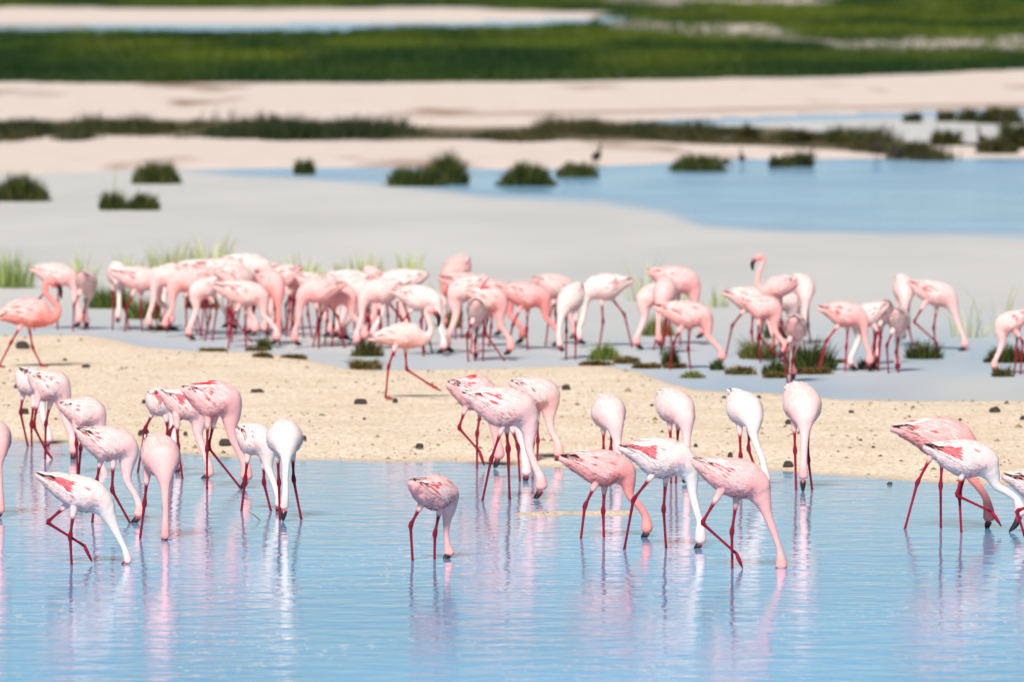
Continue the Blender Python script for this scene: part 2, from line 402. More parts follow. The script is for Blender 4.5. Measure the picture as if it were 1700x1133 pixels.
def lerp(a, b, t): return a + (b - a) * t
def build_flamingo(base, sp, rad, lat, legs, bill, style='pale', red=1.0, black=1.0, wf=.84, backred=False, eyes=False, legcol=1.0, seed=0, feathers=True, tailwhite=0):
    """sp: spine points (tail tip -> head) relative to base; legs: list of (points, kind); bill: points or None"""
    rn = np.random.default_rng(seed + 1000)
    root = empty('flamingo', tuple(base))
    cb, cbel, cn, pred = STY[style]
    Q = cat(np.column_stack([sp, rad]), 7); C, r = Q[:, :3], np.maximum(Q[:, 3], .003)
    im_ = int(np.argmax(r)); ix = np.arange(len(r)); nk = np.clip((ix - im_ - 10) / 10, 0, 1) * np.clip((len(r) - ix) / 10 - .4, 0, 1)
    r = r * (1 - .13 * nk)
    T, L, U, S = frames(C, r, lat)
    if (U[np.argmax(r)][2]) < 0: L, U = -L, -U   # U is up on the back
    imax = int(np.argmax(r)); rmax = r[imax]
    seg = 22; a = np.arange(seg) / seg * 2 * np.pi          # 0 = lateral, pi/2 = up
    isbody = np.clip((r - .035) / .04, 0, 1); isbody[imax:] = np.minimum.accumulate(isbody[imax:]); isbody[:imax] = 1
    w = lerp(1.0, wf, isbody)
    w[:imax] *= 1 + .9 * np.clip(1 - r[:imax] / (.4 * rmax), 0, 1)   # flat, broad tail
    def surf(s, ang, off=0.0):
        """point on the body skin at arc length s and angle"""
        c = np.array([np.interp(s, S, C[:, k]) for k in range(3)]); rr = np.interp(s, S, r); ww = np.interp(s, S, w)
        l = np.array([np.interp(s, S, L[:, k]) for k in range(3)]); u = np.array([np.interp(s, S, U[:, k]) for k in range(3)])
        nrm = math.cos(ang) * l / ww + math.sin(ang) * u; nrm /= np.linalg.norm(nrm)
        return c + rr * ww * math.cos(ang) * l + rr * math.sin(ang) * u + nrm * off
    V = C[:, None, :] + r[:, None, None] * (w[:, None, None] * np.cos(a)[None, :, None] * L[:, None, :] + np.sin(a)[None, :, None] * U[:, None, :])
    # ruffled contour
    jit = fbm(np.add.outer(S * 28, a * 0) + seed, np.add.outer(S * 0, a * 2.2) + seed, 5, 2)
    Nn = np.cos(a)[None, :, None] * L[:, None, :] + np.sin(a)[None, :, None] * U[:, None, :]
    V = V + Nn * ((jit * .007 + .004 * fbm(np.add.outer(S * 70, a * 0) + seed, np.add.outer(S * 0, a * 5) + seed, 6, 2)) * isbody[:, None])[:, :, None]
    # colours
    up = np.sin(a)[None, :] * .5 + .5
    tneck = np.clip((S - S[imax] - rmax * .5) / (rmax * 1.2), 0, 1)
    Cc = cbel[None, None, :] * (1 - up[..., None] ** .8) + cb[None, None, :] * up[..., None] ** .8
    Cc = np.broadcast_to(Cc, (len(S), seg, 3)).copy()
    brst = np.exp(-((S - S[imax] - rmax * .75) / (rmax * .7)) ** 2)[:, None] * np.clip(1.1 - up, .15, 1) * .8
    Cc = lerp(Cc, cbel * np.array([.98, .85, .85]), brst[..., None])
    Cc = lerp(Cc, np.broadcast_to(cn, Cc.shape), (tneck ** 1.0)[:, None, None])
    head = np.clip((S - S[-1] + .085) / .05, 0, 1)
    face = lerp(cn, PINK, .55) if style != 'white' else lerp(cn, PALE, .8)
    Cc = lerp(Cc, np.broadcast_to(face, Cc.shape), head[:, None, None])
    mot = fbm(np.add.outer(S * 40, a * 0) + seed * 3, np.add.outer(S * 0, a * 4) + seed, 8, 3)[..., None]
    Cc = Cc * (1 + .05 * mot) + np.array([0, -.05, -.045]) * np.clip(mot, 0, 1) * isbody[:, None, None]
    tw = np.clip(1 - S / (.22 * S[imax] + 1e-6), 0, 1)[:, None, None]
    Cc = lerp(Cc, np.broadcast_to(WHITE if tailwhite else lerp(PINK, PALE, .5), Cc.shape), tw * .8)
    mb = MB(); F = ring_faces(len(S), seg)
    F += [list(range(seg))[::-1]]
    Vb = V.reshape(-1, 3); Cb = Cc.reshape(-1, 3)
    # rounded crown
    tip = C[-1] + T[-1] * r[-1] * .75; mid = C[-1] + T[-1] * r[-1] * .5
    ring = mid + (V[-1] - C[-1]) * .72
    nb = len(Vb); Vb = np.vstack([Vb, ring, tip]); Cb = np.vstack([Cb, np.tile(face, (seg + 1, 1))])
    for j in range(seg):
        k = (j + 1) % seg; o_ = nb - seg
        F.append([o_ + j, o_ + k, nb + k, nb + j]); F.append([nb + j, nb + k, nb + seg])
    mb.add(Vb, F, Cb)
    if feathers:
        s0, s1 = S[imax] * .25, S[imax] + rmax * 1.15
        for k in range(240 if seed < 500 else 90):
            sv_ = lerp(s0, s1, rn.random()); an = rn.uniform(-math.pi * .5 - 1.6, -math.pi * .5 + 1.6)
            ln_ = rn.uniform(.035, .06); ha = rn.uniform(.07, .12)
            i_ = int(np.searchsorted(S, sv_)); j_ = int(((an % (2 * math.pi)) / (2 * math.pi)) * seg) % seg
            c_ = Cc[min(i_, len(S) - 1), j_] * rn.uniform(.88, 1.06)
            mb.add([surf(sv_, an, -.002), surf(sv_ - ln_ * .6, an - ha, .001), surf(sv_ - ln_ * .6, an + ha, .001), surf(sv_ - ln_, an + rn.uniform(-.05, .05), rn.uniform(.005, .011)), surf(sv_ - ln_ * .55, an, .005)],
                   [[0, 1, 4], [0, 4, 2], [1, 3, 4], [4, 3, 2]], np.array([c_] * 5))
        for k in range(9):                       # loose plumes over the rump and tail
            sv_ = S[imax] * rn.uniform(.38, .75); an = math.pi / 2 + rn.uniform(-1.0, 1.0); ln_ = S[imax] * rn.uniform(.3, .5); ha = rn.uniform(.10, .2)
            c_ = lerp(cb, WHITE, rn.uniform(.2, .9)); lift = rn.uniform(.012, .026)
            mb.add([surf(sv_, an, .006), surf(sv_ - ln_ * .55, an - ha, .012), surf(sv_ - ln_ * .55, an + ha, .012), surf(max(.002, sv_ - ln_), an + rn.uniform(-.2, .2), lift), surf(sv_ - ln_ * .5, an, .017)],
                   [[0, 1, 4], [0, 4, 2], [1, 3, 4], [4, 3, 2]], np.array([c_] * 5))
    # legs
    lc = np.minimum(LEG * legcol, 1)
    for pts, kind in legs:
        hip, ank, foot = [np.array(p, float) for p in pts[:3]]
        d1 = ank - hip; d1n = d1 / (np.linalg.norm(d1) + 1e-9); d2 = foot - ank; d2n = d2 / (np.linalg.norm(d2) + 1e-9)
        path = [hip - d1n * .11, hip - d1n * .045, lerp(hip, ank, .13), lerp(hip, ank, .30), lerp(hip, ank, .6), ank - d1n * .035, ank - d1n * .012, ank + d2n * .008, ank + d2n * .03, lerp(ank, foot, .45), lerp(ank, foot, .8), foot]
        rr = [.032, .029, .0185, .0118, .0088, .0100, .0155, .0160, .0098, .0082, .0084, .0100]
        tv, tf = tube(path, rr, 9, lat)
        tcx = np.repeat(np.array([cbel, cbel, lerp(cbel, WHITE, .4), lc * 1.1, lc, lc * .9, lc * .8, lc * .85, lc, lc * 1.05, lc, lc * .8]), 9, 0)
        mb.add(tv, tf, tcx)
        fc = lc * np.array([1.15, 1.2, 1.1])
        if kind == 'hang':                       # lifted foot, toes folded together
            toe = np.array(pts[3], float); dv = toe - foot
            side = np.cross(dv / np.linalg.norm(dv), lat); sd = lat
            for q, spread in enumerate((-.010, 0, .010)):
                e = toe + sd * spread * 1.3 - dv * (.12 if spread else 0)
                tv, tf = tube([foot - dv * .04, lerp(foot, e, .35) + sd * spread, lerp(foot, e, .75) + sd * spread, e], [.0105, .0115, .008, .003], 7, lat)
                mb.add(tv, tf, fc)
            wv = [foot, lerp(foot, toe, .8) - lat * .018, toe, lerp(foot, toe, .8) + lat * .018]
            th = side * .003
            mb.add([p - th for p in wv] + [p + th for p in wv], [[3, 2, 1, 0], [4, 5, 6, 7], [0, 1, 5, 4], [1, 2, 6, 5], [2, 3, 7, 6], [3, 0, 4, 7]], fc)
        elif kind == 'stand':                    # webbed foot flat on sand
            toe = np.array(pts[3], float); dv = toe - foot; dv[2] = 0; dn = dv / np.linalg.norm(dv); sd = np.array([-dn[1], dn[0], 0]); ln = np.linalg.norm(dv)
            f0 = foot.copy(); f0[2] = foot[2]
            ends = []
            for an in (-.45, 0, .45):
                e = f0 + (dn * math.cos(an) + sd * math.sin(an)) * ln; e[2] = f0[2] - .004; ends.append(e)
                tv, tf = tube([f0 + np.array([0, 0, .006]), lerp(f0, e, .5) + np.array([0, 0, .004]), e], [.011, .009, .004], 7, sd)
                mb.add(tv, tf, fc)
            wv = [f0, ends[0], lerp(ends[1], f0, .12), ends[2]]
            mb.add([p + np.array([0, 0, -.003]) for p in wv] + [p + np.array([0, 0, .003]) for p in wv], [[3, 2, 1, 0], [4, 5, 6, 7], [0, 1, 5, 4], [1, 2, 6, 5], [2, 3, 7, 6], [3, 0, 4, 7]], fc)
    mb.build('body', M['plumage'], root)
    # bent bill
    if bill is None:
        h = C[-1]; hd = np.cross(lat, np.array([0, 0, 1.])); hd = hd if hd @ (sp[len(sp) // 2] - sp[0]) > 0 else -hd
        bill = [h - hd * .01 + np.array([0, 0, -.012]), h - hd * .032 + np.array([0, 0, -.030]), h - hd * .06 + np.array([0, 0, -.036])]
    B = cat(np.array(bill, float), 5); tt = np.linspace(0, 1, len(B))
    br = np.interp(tt, [0, .25, .55, .8, 1], [.021, .0205, .019, .013, .004]) * (1.2 if seed >= 500 else 1.05)
    bv, bf = tube(B, br, 10, lat)
    bc = np.array([lerp(np.array([.35, .03, .05]), BLACK, min(1, max(0, (t - .08) / .25))) for t in tt]); bc = np.repeat(bc, 10, 0)
    bm = MB(); bm.add(bv, bf, bc); bm.build('bill', M['bill'], root)
    if eyes:
        hc = C[-4]; hr = r[-4]
        for sgn in (-1, 1):
            p = hc + lat * sgn * hr * .93
            e = MB(); nn = 6
            sv = [p + .0058 * np.array([math.cos(x) * math.sin(y), math.sin(x) * math.sin(y), math.cos(y)]) for y in np.linspace(.2, 2.94, 5) for x in np.arange(nn) / nn * 6.283]
            e.add(sv, ring_faces(5, nn) + [list(range(nn))[::-1], list(range(4 * nn, 5 * nn))], [1, 1, 1]); e.build('eye', M['eye'], root)
    # folded wings: shell, rows of coverts, dark flight feathers
    s_sh = S[imax] + rmax * .62; s_t = S[imax] * .06
    s_sh = min(s_sh, S[-1] * .6)
    for sgn in (-1, 1):
        def A(v, q):      # v 0 shoulder .. 1 tail, q 0 upper edge .. 1 lower edge -> angle
            hi = lerp(R(88), R(91), v); lo = lerp(R(-34), R(22), v ** 1.5)
            ang = lerp(hi, lo, q); return ang if sgn > 0 else math.pi - ang
        def SS(v): return lerp(s_sh, s_t, v)
        wm = MB(); nv, nq = 13, 7
        gv_ = []; gc = []
        for i in range(nv):
            v = i / (nv - 1)
            for j in range(nq):
                q = j / (nq - 1); edge = min(q, 1 - q) * 2; ev = min(v, .35) / .35
                gv_.append(surf(SS(v), A(v, q), -.003 + .008 * min(1, edge * 2.2) * ev + .002 * v))
                gc.append(lerp(cb, cbel, .25 * q))
        wm.add(gv_, [[i * nq + j, i * nq + j + 1, (i + 1) * nq + j + 1, (i + 1) * nq + j] for i in range(nv - 1) for j in range(nq - 1)], gc)
        if feathers:
            rows_ = 11
            for ir in range(rows_):
                v0 = .08 + ir / rows_ * .66; cnt = 13 - ir // 3
                for jq in range(cnt):
                    q = (jq + .5 + (.5 if ir % 2 else 0) - .25) / cnt
                    if q > 1.0: continue
                    ln = .17 + .10 * v0 + rn.uniform(-.02, .03); hw = .5 / cnt * 1.05
                    v0j = v0 + rn.uniform(-.02, .02)
                    lf = min(1, v0j / .35) ; rs = surf(SS(v0j), A(v0j, q), .0005 + .0035 * lf); ti = surf(SS(min(1, v0j + ln)), A(min(1, v0j + ln), min(1, q + rn.uniform(-.05, .03))), .004 + .005 * lf + rn.uniform(0, .003))
                    vm = min(1, v0j + ln * .55)
                    ml = surf(SS(vm), A(vm, max(-.02, q - hw)), .002 + .0045 * lf); mr = surf(SS(vm), A(vm, min(1.08, q + hw)), .002 + .0045 * lf); mc = surf(SS(vm), A(vm, q), .004 + .005 * lf)
                    col = lerp(lerp(cb, WHITE, rn.uniform(0, .5)), cbel, rn.uniform(0, .4)) * rn.uniform(.86, 1.05)
                    lowrear = (.50 < q < .92 and v0 > .28)
                    if lowrear and rn.random() < pred * 1.9 * red: col = lerp(CRIM, PINK, rn.uniform(0, .2))
                    elif q > .4 and rn.random() < .035 * red: col = lerp(CRIM, PINK, rn.uniform(.3, .7))
                    if backred and q < .35 and v0 > .3 and rn.random() < .8: col = CRIM * np.array([1.5, 1.6, .8])
                    isred = col[1] < .2 and not (backred and q < .35)
                    wm.add([rs, ml, mr, ti, mc], [[0, 1, 4], [0, 4, 2], [1, 3, 4], [4, 3, 2]], np.array([lerp(cb, col, .15 if isred else 1) * .95, lerp(cb, col, rn.uniform(.35, 1) if isred else 1) * .92, lerp(cb, col, rn.uniform(.35, 1) if isred else 1) * .92, lerp(cb, col, rn.uniform(.75, 1) if isred else 1), col * 1.03]))
        wo_ = wm.build('wing', M['plumage'], root)
        fm = MB()
        for k in range(6):                      # primaries, their tips crossing over the tail
            q0 = .74 + .05 * k; v0 = .60 - .05 * (k % 3)
            q1 = .30 + .09 * k
            rs = surf(SS(v0), A(v0, min(1, q0)), .004); vm = lerp(v0, 1.0, .5)
            ti_s = max(.0, s_t - .02 - .012 * (5 - k)); ti = surf(ti_s, A(1, q1), .010)
            ml = surf(SS(vm), A(vm, q1 * .5 + q0 * .5 - .12), .009 - .0006 * k); mr = surf(SS(vm), A(vm, min(1.1, q1 * .5 + q0 * .5 + .10)), .007); mc = surf(SS(vm), A(vm, q1 * .5 + q0 * .5), .012 - .0006 * k)
            if rn.random() > .25 + .75 * black: continue
            col = BLACK if k >= 2 or black > .8 else lerp(CRIM, PINK, .3)
            fm.add([rs, ml, mr, ti, mc], [[0, 1, 4], [0, 4, 2], [1, 3, 4], [4, 3, 2]], np.tile(col, (5, 1)))
        if fm.n: fm.build('flight_feathers', M['plumage'], wo_)
    return root

# ---- birds measured one by one in the photograph (pixels, radius in pixels; optional 4th value = metres away from the camera)
def measured(label, base, spine, legs, bill=None, yaw=8.0, group='flamingos feeding in the near pool', land=False, **kw):
    by = base[1]; z0 = sand_z(*base) if land else 0.0
    b0 = ground(base[0], by, z0); Yb = b0[1]; sc = FPX / math.hypot(Yb, CAMH)
    front = len(spine[0]) > 3
    fx = 1 if spine[len(spine) // 2][0] > spine[0][0] else -1
    def dpt(px): return (px - base[0]) / sc * math.tan(R(yaw)) * fx * fx
    sp = []; rad = []
    for p in spine:
        d = p[3] if front else dpt(p[0])
        sp.append(at_depth(p[0], p[1], Yb + d) - b0); rad.append(p[2] / sc)
    sp = np.array(sp)
    if front:
        k = int(np.argmax(rad)); hd = sp[k + 1] - sp[1]; hd[2] = 0
    else: hd = np.array([math.cos(R(yaw)), math.sin(R(yaw)) , 0]) * fx
    hd = hd / np.linalg.norm(hd); lat = np.array([-hd[1], hd[0], 0])
    L3 = []
    for i, lg in enumerate(legs):
        off = (.032 if i == 0 else -.032)
        pts = []
        for j, p in enumerate(lg):
            d = (p[2] if len(p) > 2 else (.02 * (1 if i == 0 else -1))) if front else dpt(p[0]) + off * abs(lat[1])
            pts.append(at_depth(p[0], p[1], Yb + d) - b0)
        if len(pts) == 4: kind = 'stand' if land and abs(pts[2][2]) < .07 else 'hang'
        else:
            kind = 'wade'
            dv = pts[2] - pts[1]; zt = -.035
            if not land: pts[2] = pts[1] + dv * ((zt - pts[1][2]) / dv[2] if dv[2] < -.02 else 1.0)
        if kind == 'stand': pts[2][2] = .014; pts[3][2] = .006
        L3.append((pts, kind))
    bl = None
    if bill:
        bl = []
        for p in bill:
            d = (p[2] if len(p) > 2 else spine[-1][3]) if front else dpt(p[0])
            bl.append(at_depth(p[0], p[1], Yb + d) - b0)
        if len(bl) == 2:
            mid = (bl[0] + bl[1]) / 2 + np.array([0, 0, -.010]); bl = [bl[0], mid, bl[1]]
    measured.n += 1
    o = build_flamingo(b0, sp, np.array(rad), lat, L3, bl, seed=measured.n * 7, **kw)
    tag(o, label, 'flamingo', group)
    measured.store[measured.n] = (sp, np.array(rad), L3, hd, lat)
    return o
measured.n = 0; measured.store = {}

measured('white flamingo with crimson and black wing, one leg lifted mid-stride, feeding', (119, 938),
    [(58,789,2),(76,797,9),(95,805,18),(125,817,27),(152,826,28),(170,838,21),(182,860,13),(196,890,7.5),(206,910,5.5),(211,925,6.5),(212.5,933,6.5)],
    [[(109,841),(78,868),(140,907),(153,934)], [(122,851),(116.5,892),(119,939)]], style='white', red=2.6, yaw=6)                                   # 1
measured('pale pink flamingo beside the white lifted-leg one, black bill touching its forward foot', (170, 869),
    [(124,714,2),(135,721,9),(150,729,18),(172,736,28),(198,742,29),(212,755,20),(211,776,12.5),(212,800,7.5),(224,822,6),(231,840,6.5),(231,854,9)],
    [[(166.5,768),(160,802),(153,871)], [(188,768),(186,815),(215.5,868)]], bill=[(230,859),(217,868)], style='pale', eyes=True)                   # 2
measured('pink flamingo with plump speckled breast, its bill straight down in the water', (253, 895),
    [(246,723,3,.2),(254,738,18,.12),(264,752,31,.02),(269,766,31,-.08),(273,788,17,-.15),(274,808,9,-.18),(274.5,830,6.5,-.2),(275,855,6,-.2),(274.5,880,7,-.19),(274.5,891,7.3,-.18)],
    [[(244,795),(240,836.6),(232.7,895)], [(270,795,.03),(273,845,.03),(274,893,.03)]], style='pink', red=.7, wf=.95)                               # 3
measured('pink flamingo stepping across the sand edge with one foot lifted behind the other leg', (75, 763),
    [(46,622,2),(54,627,10),(64,634,18),(80,641,27),(95,646,26),(103,661,16),(106,682,9),(111,702,7),(119,722,7),(121.5,740,7.5),(121.5,749,8)],
    [[(83,672),(76,704),(75,763)], [(62,668),(56,708),(76,748),(88,764)]], bill=[(121.5,753),(121,767)], style='pale')                                # 4
measured('white flamingo half hidden behind the pink one at the sand edge', (50, 742),
    [(28,614,3),(36,622,14),(46,632,22),(58,640,23),(66,655,14),(69,672,8),(73,698,6),(80,718,6),(81,730,7)],
    [[(38,658),(34,685),(46,740)], [(56,668),(52,705),(53,745)]], bill=[(80,735),(74,745)], style='white')                                          # 5
measured('pink flamingo with dark wing edge standing between the sand-edge pair and the pool', (130, 787),
    [(97,672,2),(106,676,9),(118,680,17),(137,685,27),(155,692,25),(162,708,15),(162,735,8),(166,765,6),(174,788,6.5),(176,797,7)],
    [[(138,712),(134,745),(131,787)], [(126,712),(127,738),(129,788)]], style='pale', red=.6)                                                       # 6
measured('white flamingo with red rump patch behind the tall pink one at the sand edge', (284, 785),
    [(243,655,3),(250,659,14),(262,666,22),(274,674,22),(283,688,13),(287,708,7.5),(290,740,6),(296,762,6.5),(297,772,7.5)],
    [[(253,688),(241,712),(239,724)], [(276,694),(279,722),(286,788)]], bill=[(297,777),(290,785)], style='white', red=2)                           # 7
measured('pale flamingo with crimson flecked wing squeezed beside the tall deep pink one', (303, 795),
    [(264,650,2),(274,656,9),(288,664,18),(306,672,25),(324,682,24),(330,700,15),(329,720,9),(335,740,7),(343,762,6.5),(347,778,7.5),(347,787,8)],
    [[(291,703),(281,719),(286,790)], [(294,703),(296,742),(303,796)]], style='pale', red=1.6)                                                      # 8
measured('tall pink flamingo with bright red patch on its back, striding with a bent leg', (344, 813),
    [(300,645,2),(312,650,10),(326,655,19),(348,663,31),(372,669,31),(383,686,20),(383,708,12),(387,730,8),(398,752,7),(408,774,8),(409,792,10.5)],
    [[(355,701),(346,743.5),(398,809)], [(345,701),(343.7,747),(343.7,814)]], bill=[(409,799),(399,810)], style='pink', backred=True, red=.4, eyes=True)  # 9
measured('white flamingo with one small crimson wing patch feeding beside the all-white one', (425, 849),
    [(393,712,3),(400,717,12),(410,724,22),(424,732,28),(438,742,22),(444,760,13),(446,780,8),(455,803,6),(462,825,6),(463,838,6.5)],
    [[(438,772),(438,802),(450,850)], [(411,760),(407,796),(401,848)]], bill=[(463,842),(461,852)], style='white', red=.8, yaw=-20)                   # 10
measured('all-white plump flamingo feeding with its head between spread legs', (482, 864),
    [(468,702,3,.22),(470,712,15,.14),(472,724,27,.04),(473,732,28.5,-.05),(475,748,17,-.12),(475,764,9,-.15),(474,790,6,-.17),(474,820,6,-.17),(472,842,7,-.16)],
    [[(486,757),(487.4,797),(500.5,865)], [(461,757),(463,802),(464.5,863)]], bill=[(472,849,-.16),(470.5,856,-.17),(470,866,-.16)], style='white', red=0, wf=1.0)  # 11
measured('lone pinkish flamingo with raised tail and dark wing tips, standing in open blue water', (703, 931),
    [(681,801,3,-.16),(690,808,12,-.12),(703,815,21,-.06),(722,818,29,.02),(738,824,26,.09),(745,842,15,.13),(742,864,8.5,.15),(741,885,5.5,.16),(743,905,5.5,.17),(746,919,9,.17)],
    [[(730,848,.06),(722,887,.06),(721.5,932,.06)], [(698,842,-.03),(681.6,872.5,-.03),(685,932,-.03)]], style='pink', red=1.4, black=1.0, wf=.95)  # 12
measured('tall pale flamingo with crimson wing patch overlapping two birds, legs set wide', (824, 831),
    [(765,655,2),(780,660,10),(800,666,21),(828,675,33),(858,682,33),(874,698,22),(879,720,13),(879,745,8),(887,770,7),(897,793,8),(899,808,10)],
    [[(841.7,712),(842.7,747),(846.6,832)], [(833.5,711),(815.5,763),(801,832)]], bill=[(898,815),(886,828)], style='pale', eyes=True)                # 13
measured('flamingo with red back and a scarlet foot lifted above the waterline', (792, 779),
    [(741,638,3),(752,642,11),(766,647,20),(785,652,30),(803,660,27),(815,680,17),(819,702,10),(824,728,7.5),(828,748,9),(828,757,9.5)],
    [[(797.6,684),(792,720.6),(792,780)], [(772,681),(761.7,711),(796,750),(804,774)]], bill=[(827,761),(820,778)], style='pink', backred=True, legcol=1.35, red=.6)   # 14
measured('pale flamingo standing at the waterline, black bill dipped at the sand edge', (890, 769),
    [(846,636,3),(856,640,10),(870,645,18),(888,652,27),(905,660,27),(911,676,17),(912,696,9.5),(915,715,7),(924,732,7),(928,746,8.5),(927,753,9)],
    [[(892,690),(893,732),(892,770)], [(882,690),(885,735),(884,769)]], bill=[(927,757),(922,773)], style='pale', red=.3, legcol=1.3)                   # 15
measured('white-necked flamingo almost wholly hidden behind the tall pale one', (858, 799),
    [(790,668,3),(805,674,14),(825,682,24),(843,688,24),(855,702,15),(862,722,8.5),(868,748,7),(873,772,8),(874,785,9)],
    [[(840,712),(845,745),(845,800)], [(850,712),(860,742),(863,800)]], bill=[(874,790),(870,801)], style='white', legcol=1.3)                        # 16
measured('pink flamingo with crimson tail tip and pink curved neck, beside the low islet', (985, 894),
    [(928,761,3),(942,765,9),(960,769,17),(985,775,27),(1012,780,30),(1035,787,23),(1043,805,13),(1046,824,8),(1060,839,7),(1071,856,7),(1074,872,9.5),(1074,880,9)],
    [[(1003.5,811),(1001.4,849.6),(1002.6,894)], [(987,808),(971,840.6),(964.5,895)]], bill=[(1075,884),(1064,892)], style='deep', red=.8, legcol=1.25)   # 17
measured('large white flamingo with crimson wing patch and long white neck, legs in stride', (1071, 912),
    [(1026,744,3),(1043,748,10),(1062,752,20),(1090,760,33),(1120,765,32),(1140,777,22),(1148,797,13),(1150,820,8.5),(1156,846,7.5),(1162,868,7),(1163,886,9.5),(1163,898,9.5)],
    [[(1105.6,794),(1101.7,846.6),(1106,913)], [(1083,790),(1051.6,830),(1036.5,913)]], bill=[(1162,903),(1152,911)], style='white', red=1.8, black=.7)  # 18
measured('pink flamingo stretching its neck straight down, one crimson leg folded forward', (1216, 945),
    [(1147,765,3),(1160,772,9),(1178,780,18),(1205,790,29),(1235,798,33),(1256,812,25),(1267,834,15),(1275,858,9),(1286,888,6.5),(1294,913,5.5),(1297,932,9),(1297.5,941,10)],
    [[(1222.6,832),(1215,884),(1215.7,945)], [(1191,826),(1165.6,869),(1222.6,920),(1233,945)]], style='pink', red=.5, black=.5, legcol=1.2)         # 19
measured('pale pink round-backed flamingo behind the crimson-tailed one', (1010, 790),
    [(998,660,3,.2),(1003,668,14,.13),(1008,680,26,.04),(1013,690,27,-.04),(1021,708,16,-.1),(1024,728,9,-.12),(1026,748,7,-.13),(1027,772,8,-.12)],
    [[(1016,712),(1014,748),(1014,792)], [(1002,712),(1002,750),(1003,792)]], style='pale', red=0, wf=1.0, legcol=1.5)                                # 20
measured('pale pink flamingo whose neck drops behind the large white one', (1118, 803),
    [(1096,652,3,.18),(1102,660,14,.12),(1113,671,26,.04),(1126,680,28,-.04),(1137,697,18,-.1),(1140,718,9.5,-.12),(1140,742,7,-.13),(1141,775,7,-.13),(1141,792,8,-.13)],
    [[(1126,705),(1124,745),(1122,805)], [(1112,705),(1114,745),(1114,805)]], style='pale', red=0, wf=1.0, legcol=1.5)                                # 21
measured('snowy white flamingo with upturned tail tuft behind the neck-stretching one', (1235, 810),
    [(1213,651,5,.18),(1221,662,15,.11),(1232,676,27,.04),(1243,687,26,-.04),(1250,704,16,-.1),(1251,722,9,-.12),(1257,742,6.5,-.13),(1266,765,6,-.14),(1270,785,7,-.14),(1272,797,8,-.14)],
    [[(1244,716),(1242.4,746),(1262,800)], [(1228,712),(1229.5,758),(1231,812)]], bill=[(1273,802,-.14),(1274,810,-.15),(1274,819,-.14)], style='white', red=0, wf=1.0, legcol=1.3, tailwhite=1)  # 22
measured('pink-bellied flamingo standing by itself at the waterline, bill pointing straight down', (1335, 814),
    [(1309,643,5,.2),(1318,652,18,.13),(1328,665,28.5,.05),(1334,678,30,-.04),(1336,697,19,-.11),(1336,716,10,-.14),(1335,742,7,-.16),(1334,772,6.5,-.16),(1334,791,8,-.15)],
    [[(1341,712),(1342,764),(1348.7,816)], [(1319,708),(1320,749),(1321.7,815)]], bill=[(1333.5,799,-.15),(1333,806,-.16),(1333,818,-.15)], style='pale', red=0, wf=1.0, legcol=1.3, tailwhite=1)  # 23
measured('pink flamingo with long black wing edge and pink neck, legs spread wide in the pool', (1532, 878),
    [(1479,713,3),(1496,716,9),(1518,719,18),(1548,725,32),(1580,733,35),(1600,750,27),(1606,773,15),(1611,792,9),(1624,808,7.5),(1636,826,7),(1641,846,9),(1642,860,10)],
    [[(1564,766),(1561.6,807),(1562,877)], [(1546,758),(1523,802),(1502,880)]], bill=[(1642,866),(1635,876)], style='deep', red=.4, black=1.0, legcol=1.4)  # 24
measured('white flamingo with black and crimson wing, folded red leg and S-bent white neck', (1596, 885),
    [(1532,743,4),(1548,748,10),(1567,754,19),(1592,760,29),(1618,765,31),(1638,774,24),(1648,792,14),(1656,808,9),(1671,817,7.5),(1686,828,7),(1693,842,9),(1694,852,10)],
    [[(1600,790),(1593,825),(1596,886)], [(1597,790),(1588,823),(1646.5,850.5),(1662.6,875)]], bill=[(1692,858),(1686,872),(1675,884)], style='white', red=2.0, legcol=1.4, eyes=True)  # 25
measured('white-tailed flamingo with black wing tip and bent red knee beside the S-bent neck', (1730, 912),
    [(1664,792,4),(1680,796,10),(1700,802,20),(1728,812,30),(1755,820,30),(1772,838,19),(1780,860,10),(1788,885,8),(1795,902,9)],
    [[(1732,842),(1727,875),(1730,913)], [(1718,838),(1688,849),(1701,890),(1712,905)]], style='white', legcol=1.3, red=1.5)                          # 26
measured('pink flamingo half in view, its round flank near the black-winged lifted-leg bird', (-10, 858),
    [(-18,702,4,.2),(-16,711,16,.12),(-12,724,28,.04),(-8,736,26,-.05),(-4,754,16,-.12),(-3,775,8,-.15),(-1,800,6.5,-.16),(0,830,7,-.16),(0,848,8.5,-.16)],
    [[(-3,765),(-4,805),(-6,860)], [(-20,765),(-22,805),(-20,860)]], style='pink', red=.3, wf=1.0)                                                    # 27
measured('flamingo walking across dry sand with head up and one foot kicked forward', (640, 664),
    [(612,564,2),(626,562,6),(645,559,14),(668,557,21),(690,558,19),(703,560,12.5),(712,556,7.5),(715,546,5.5),(712,532,5),(708,521,5),(711,514,6.5),(717,515,7)],
    [[(672.7,578),(675,614),(712,638),(733,650)], [(656,576),(645,609),(640,663),(653,666)]], bill=[(722,518),(728,528),(728,544)], style='pale', land=True,
    group='flamingos walking on the sandbar', legcol=1.5, eyes=True, red=.5)                                                                          # 28
measured('rosy flamingo striding with head up over a large black stone', (35, 611),
    [(-8,532,2),(2,526,7),(20,521,17),(48,519,24),(70,521,22),(84,525,14.5),(94,521,9),(96,511,6.5),(87,499,5.5),(76,486,5.5),(75,474,6),(81,467,7.5),(88,467,8)],
    [[(48,542),(54,577),(69,611),(80,614)], [(34,542),(18.5,569),(-2,608),(9,613)]], bill=[(93,470),(100,480),(102,497)], style='deep', land=True,
    group='flamingos walking on the sandbar', legcol=1.5, eyes=True, red=.4)                                                                          # 29

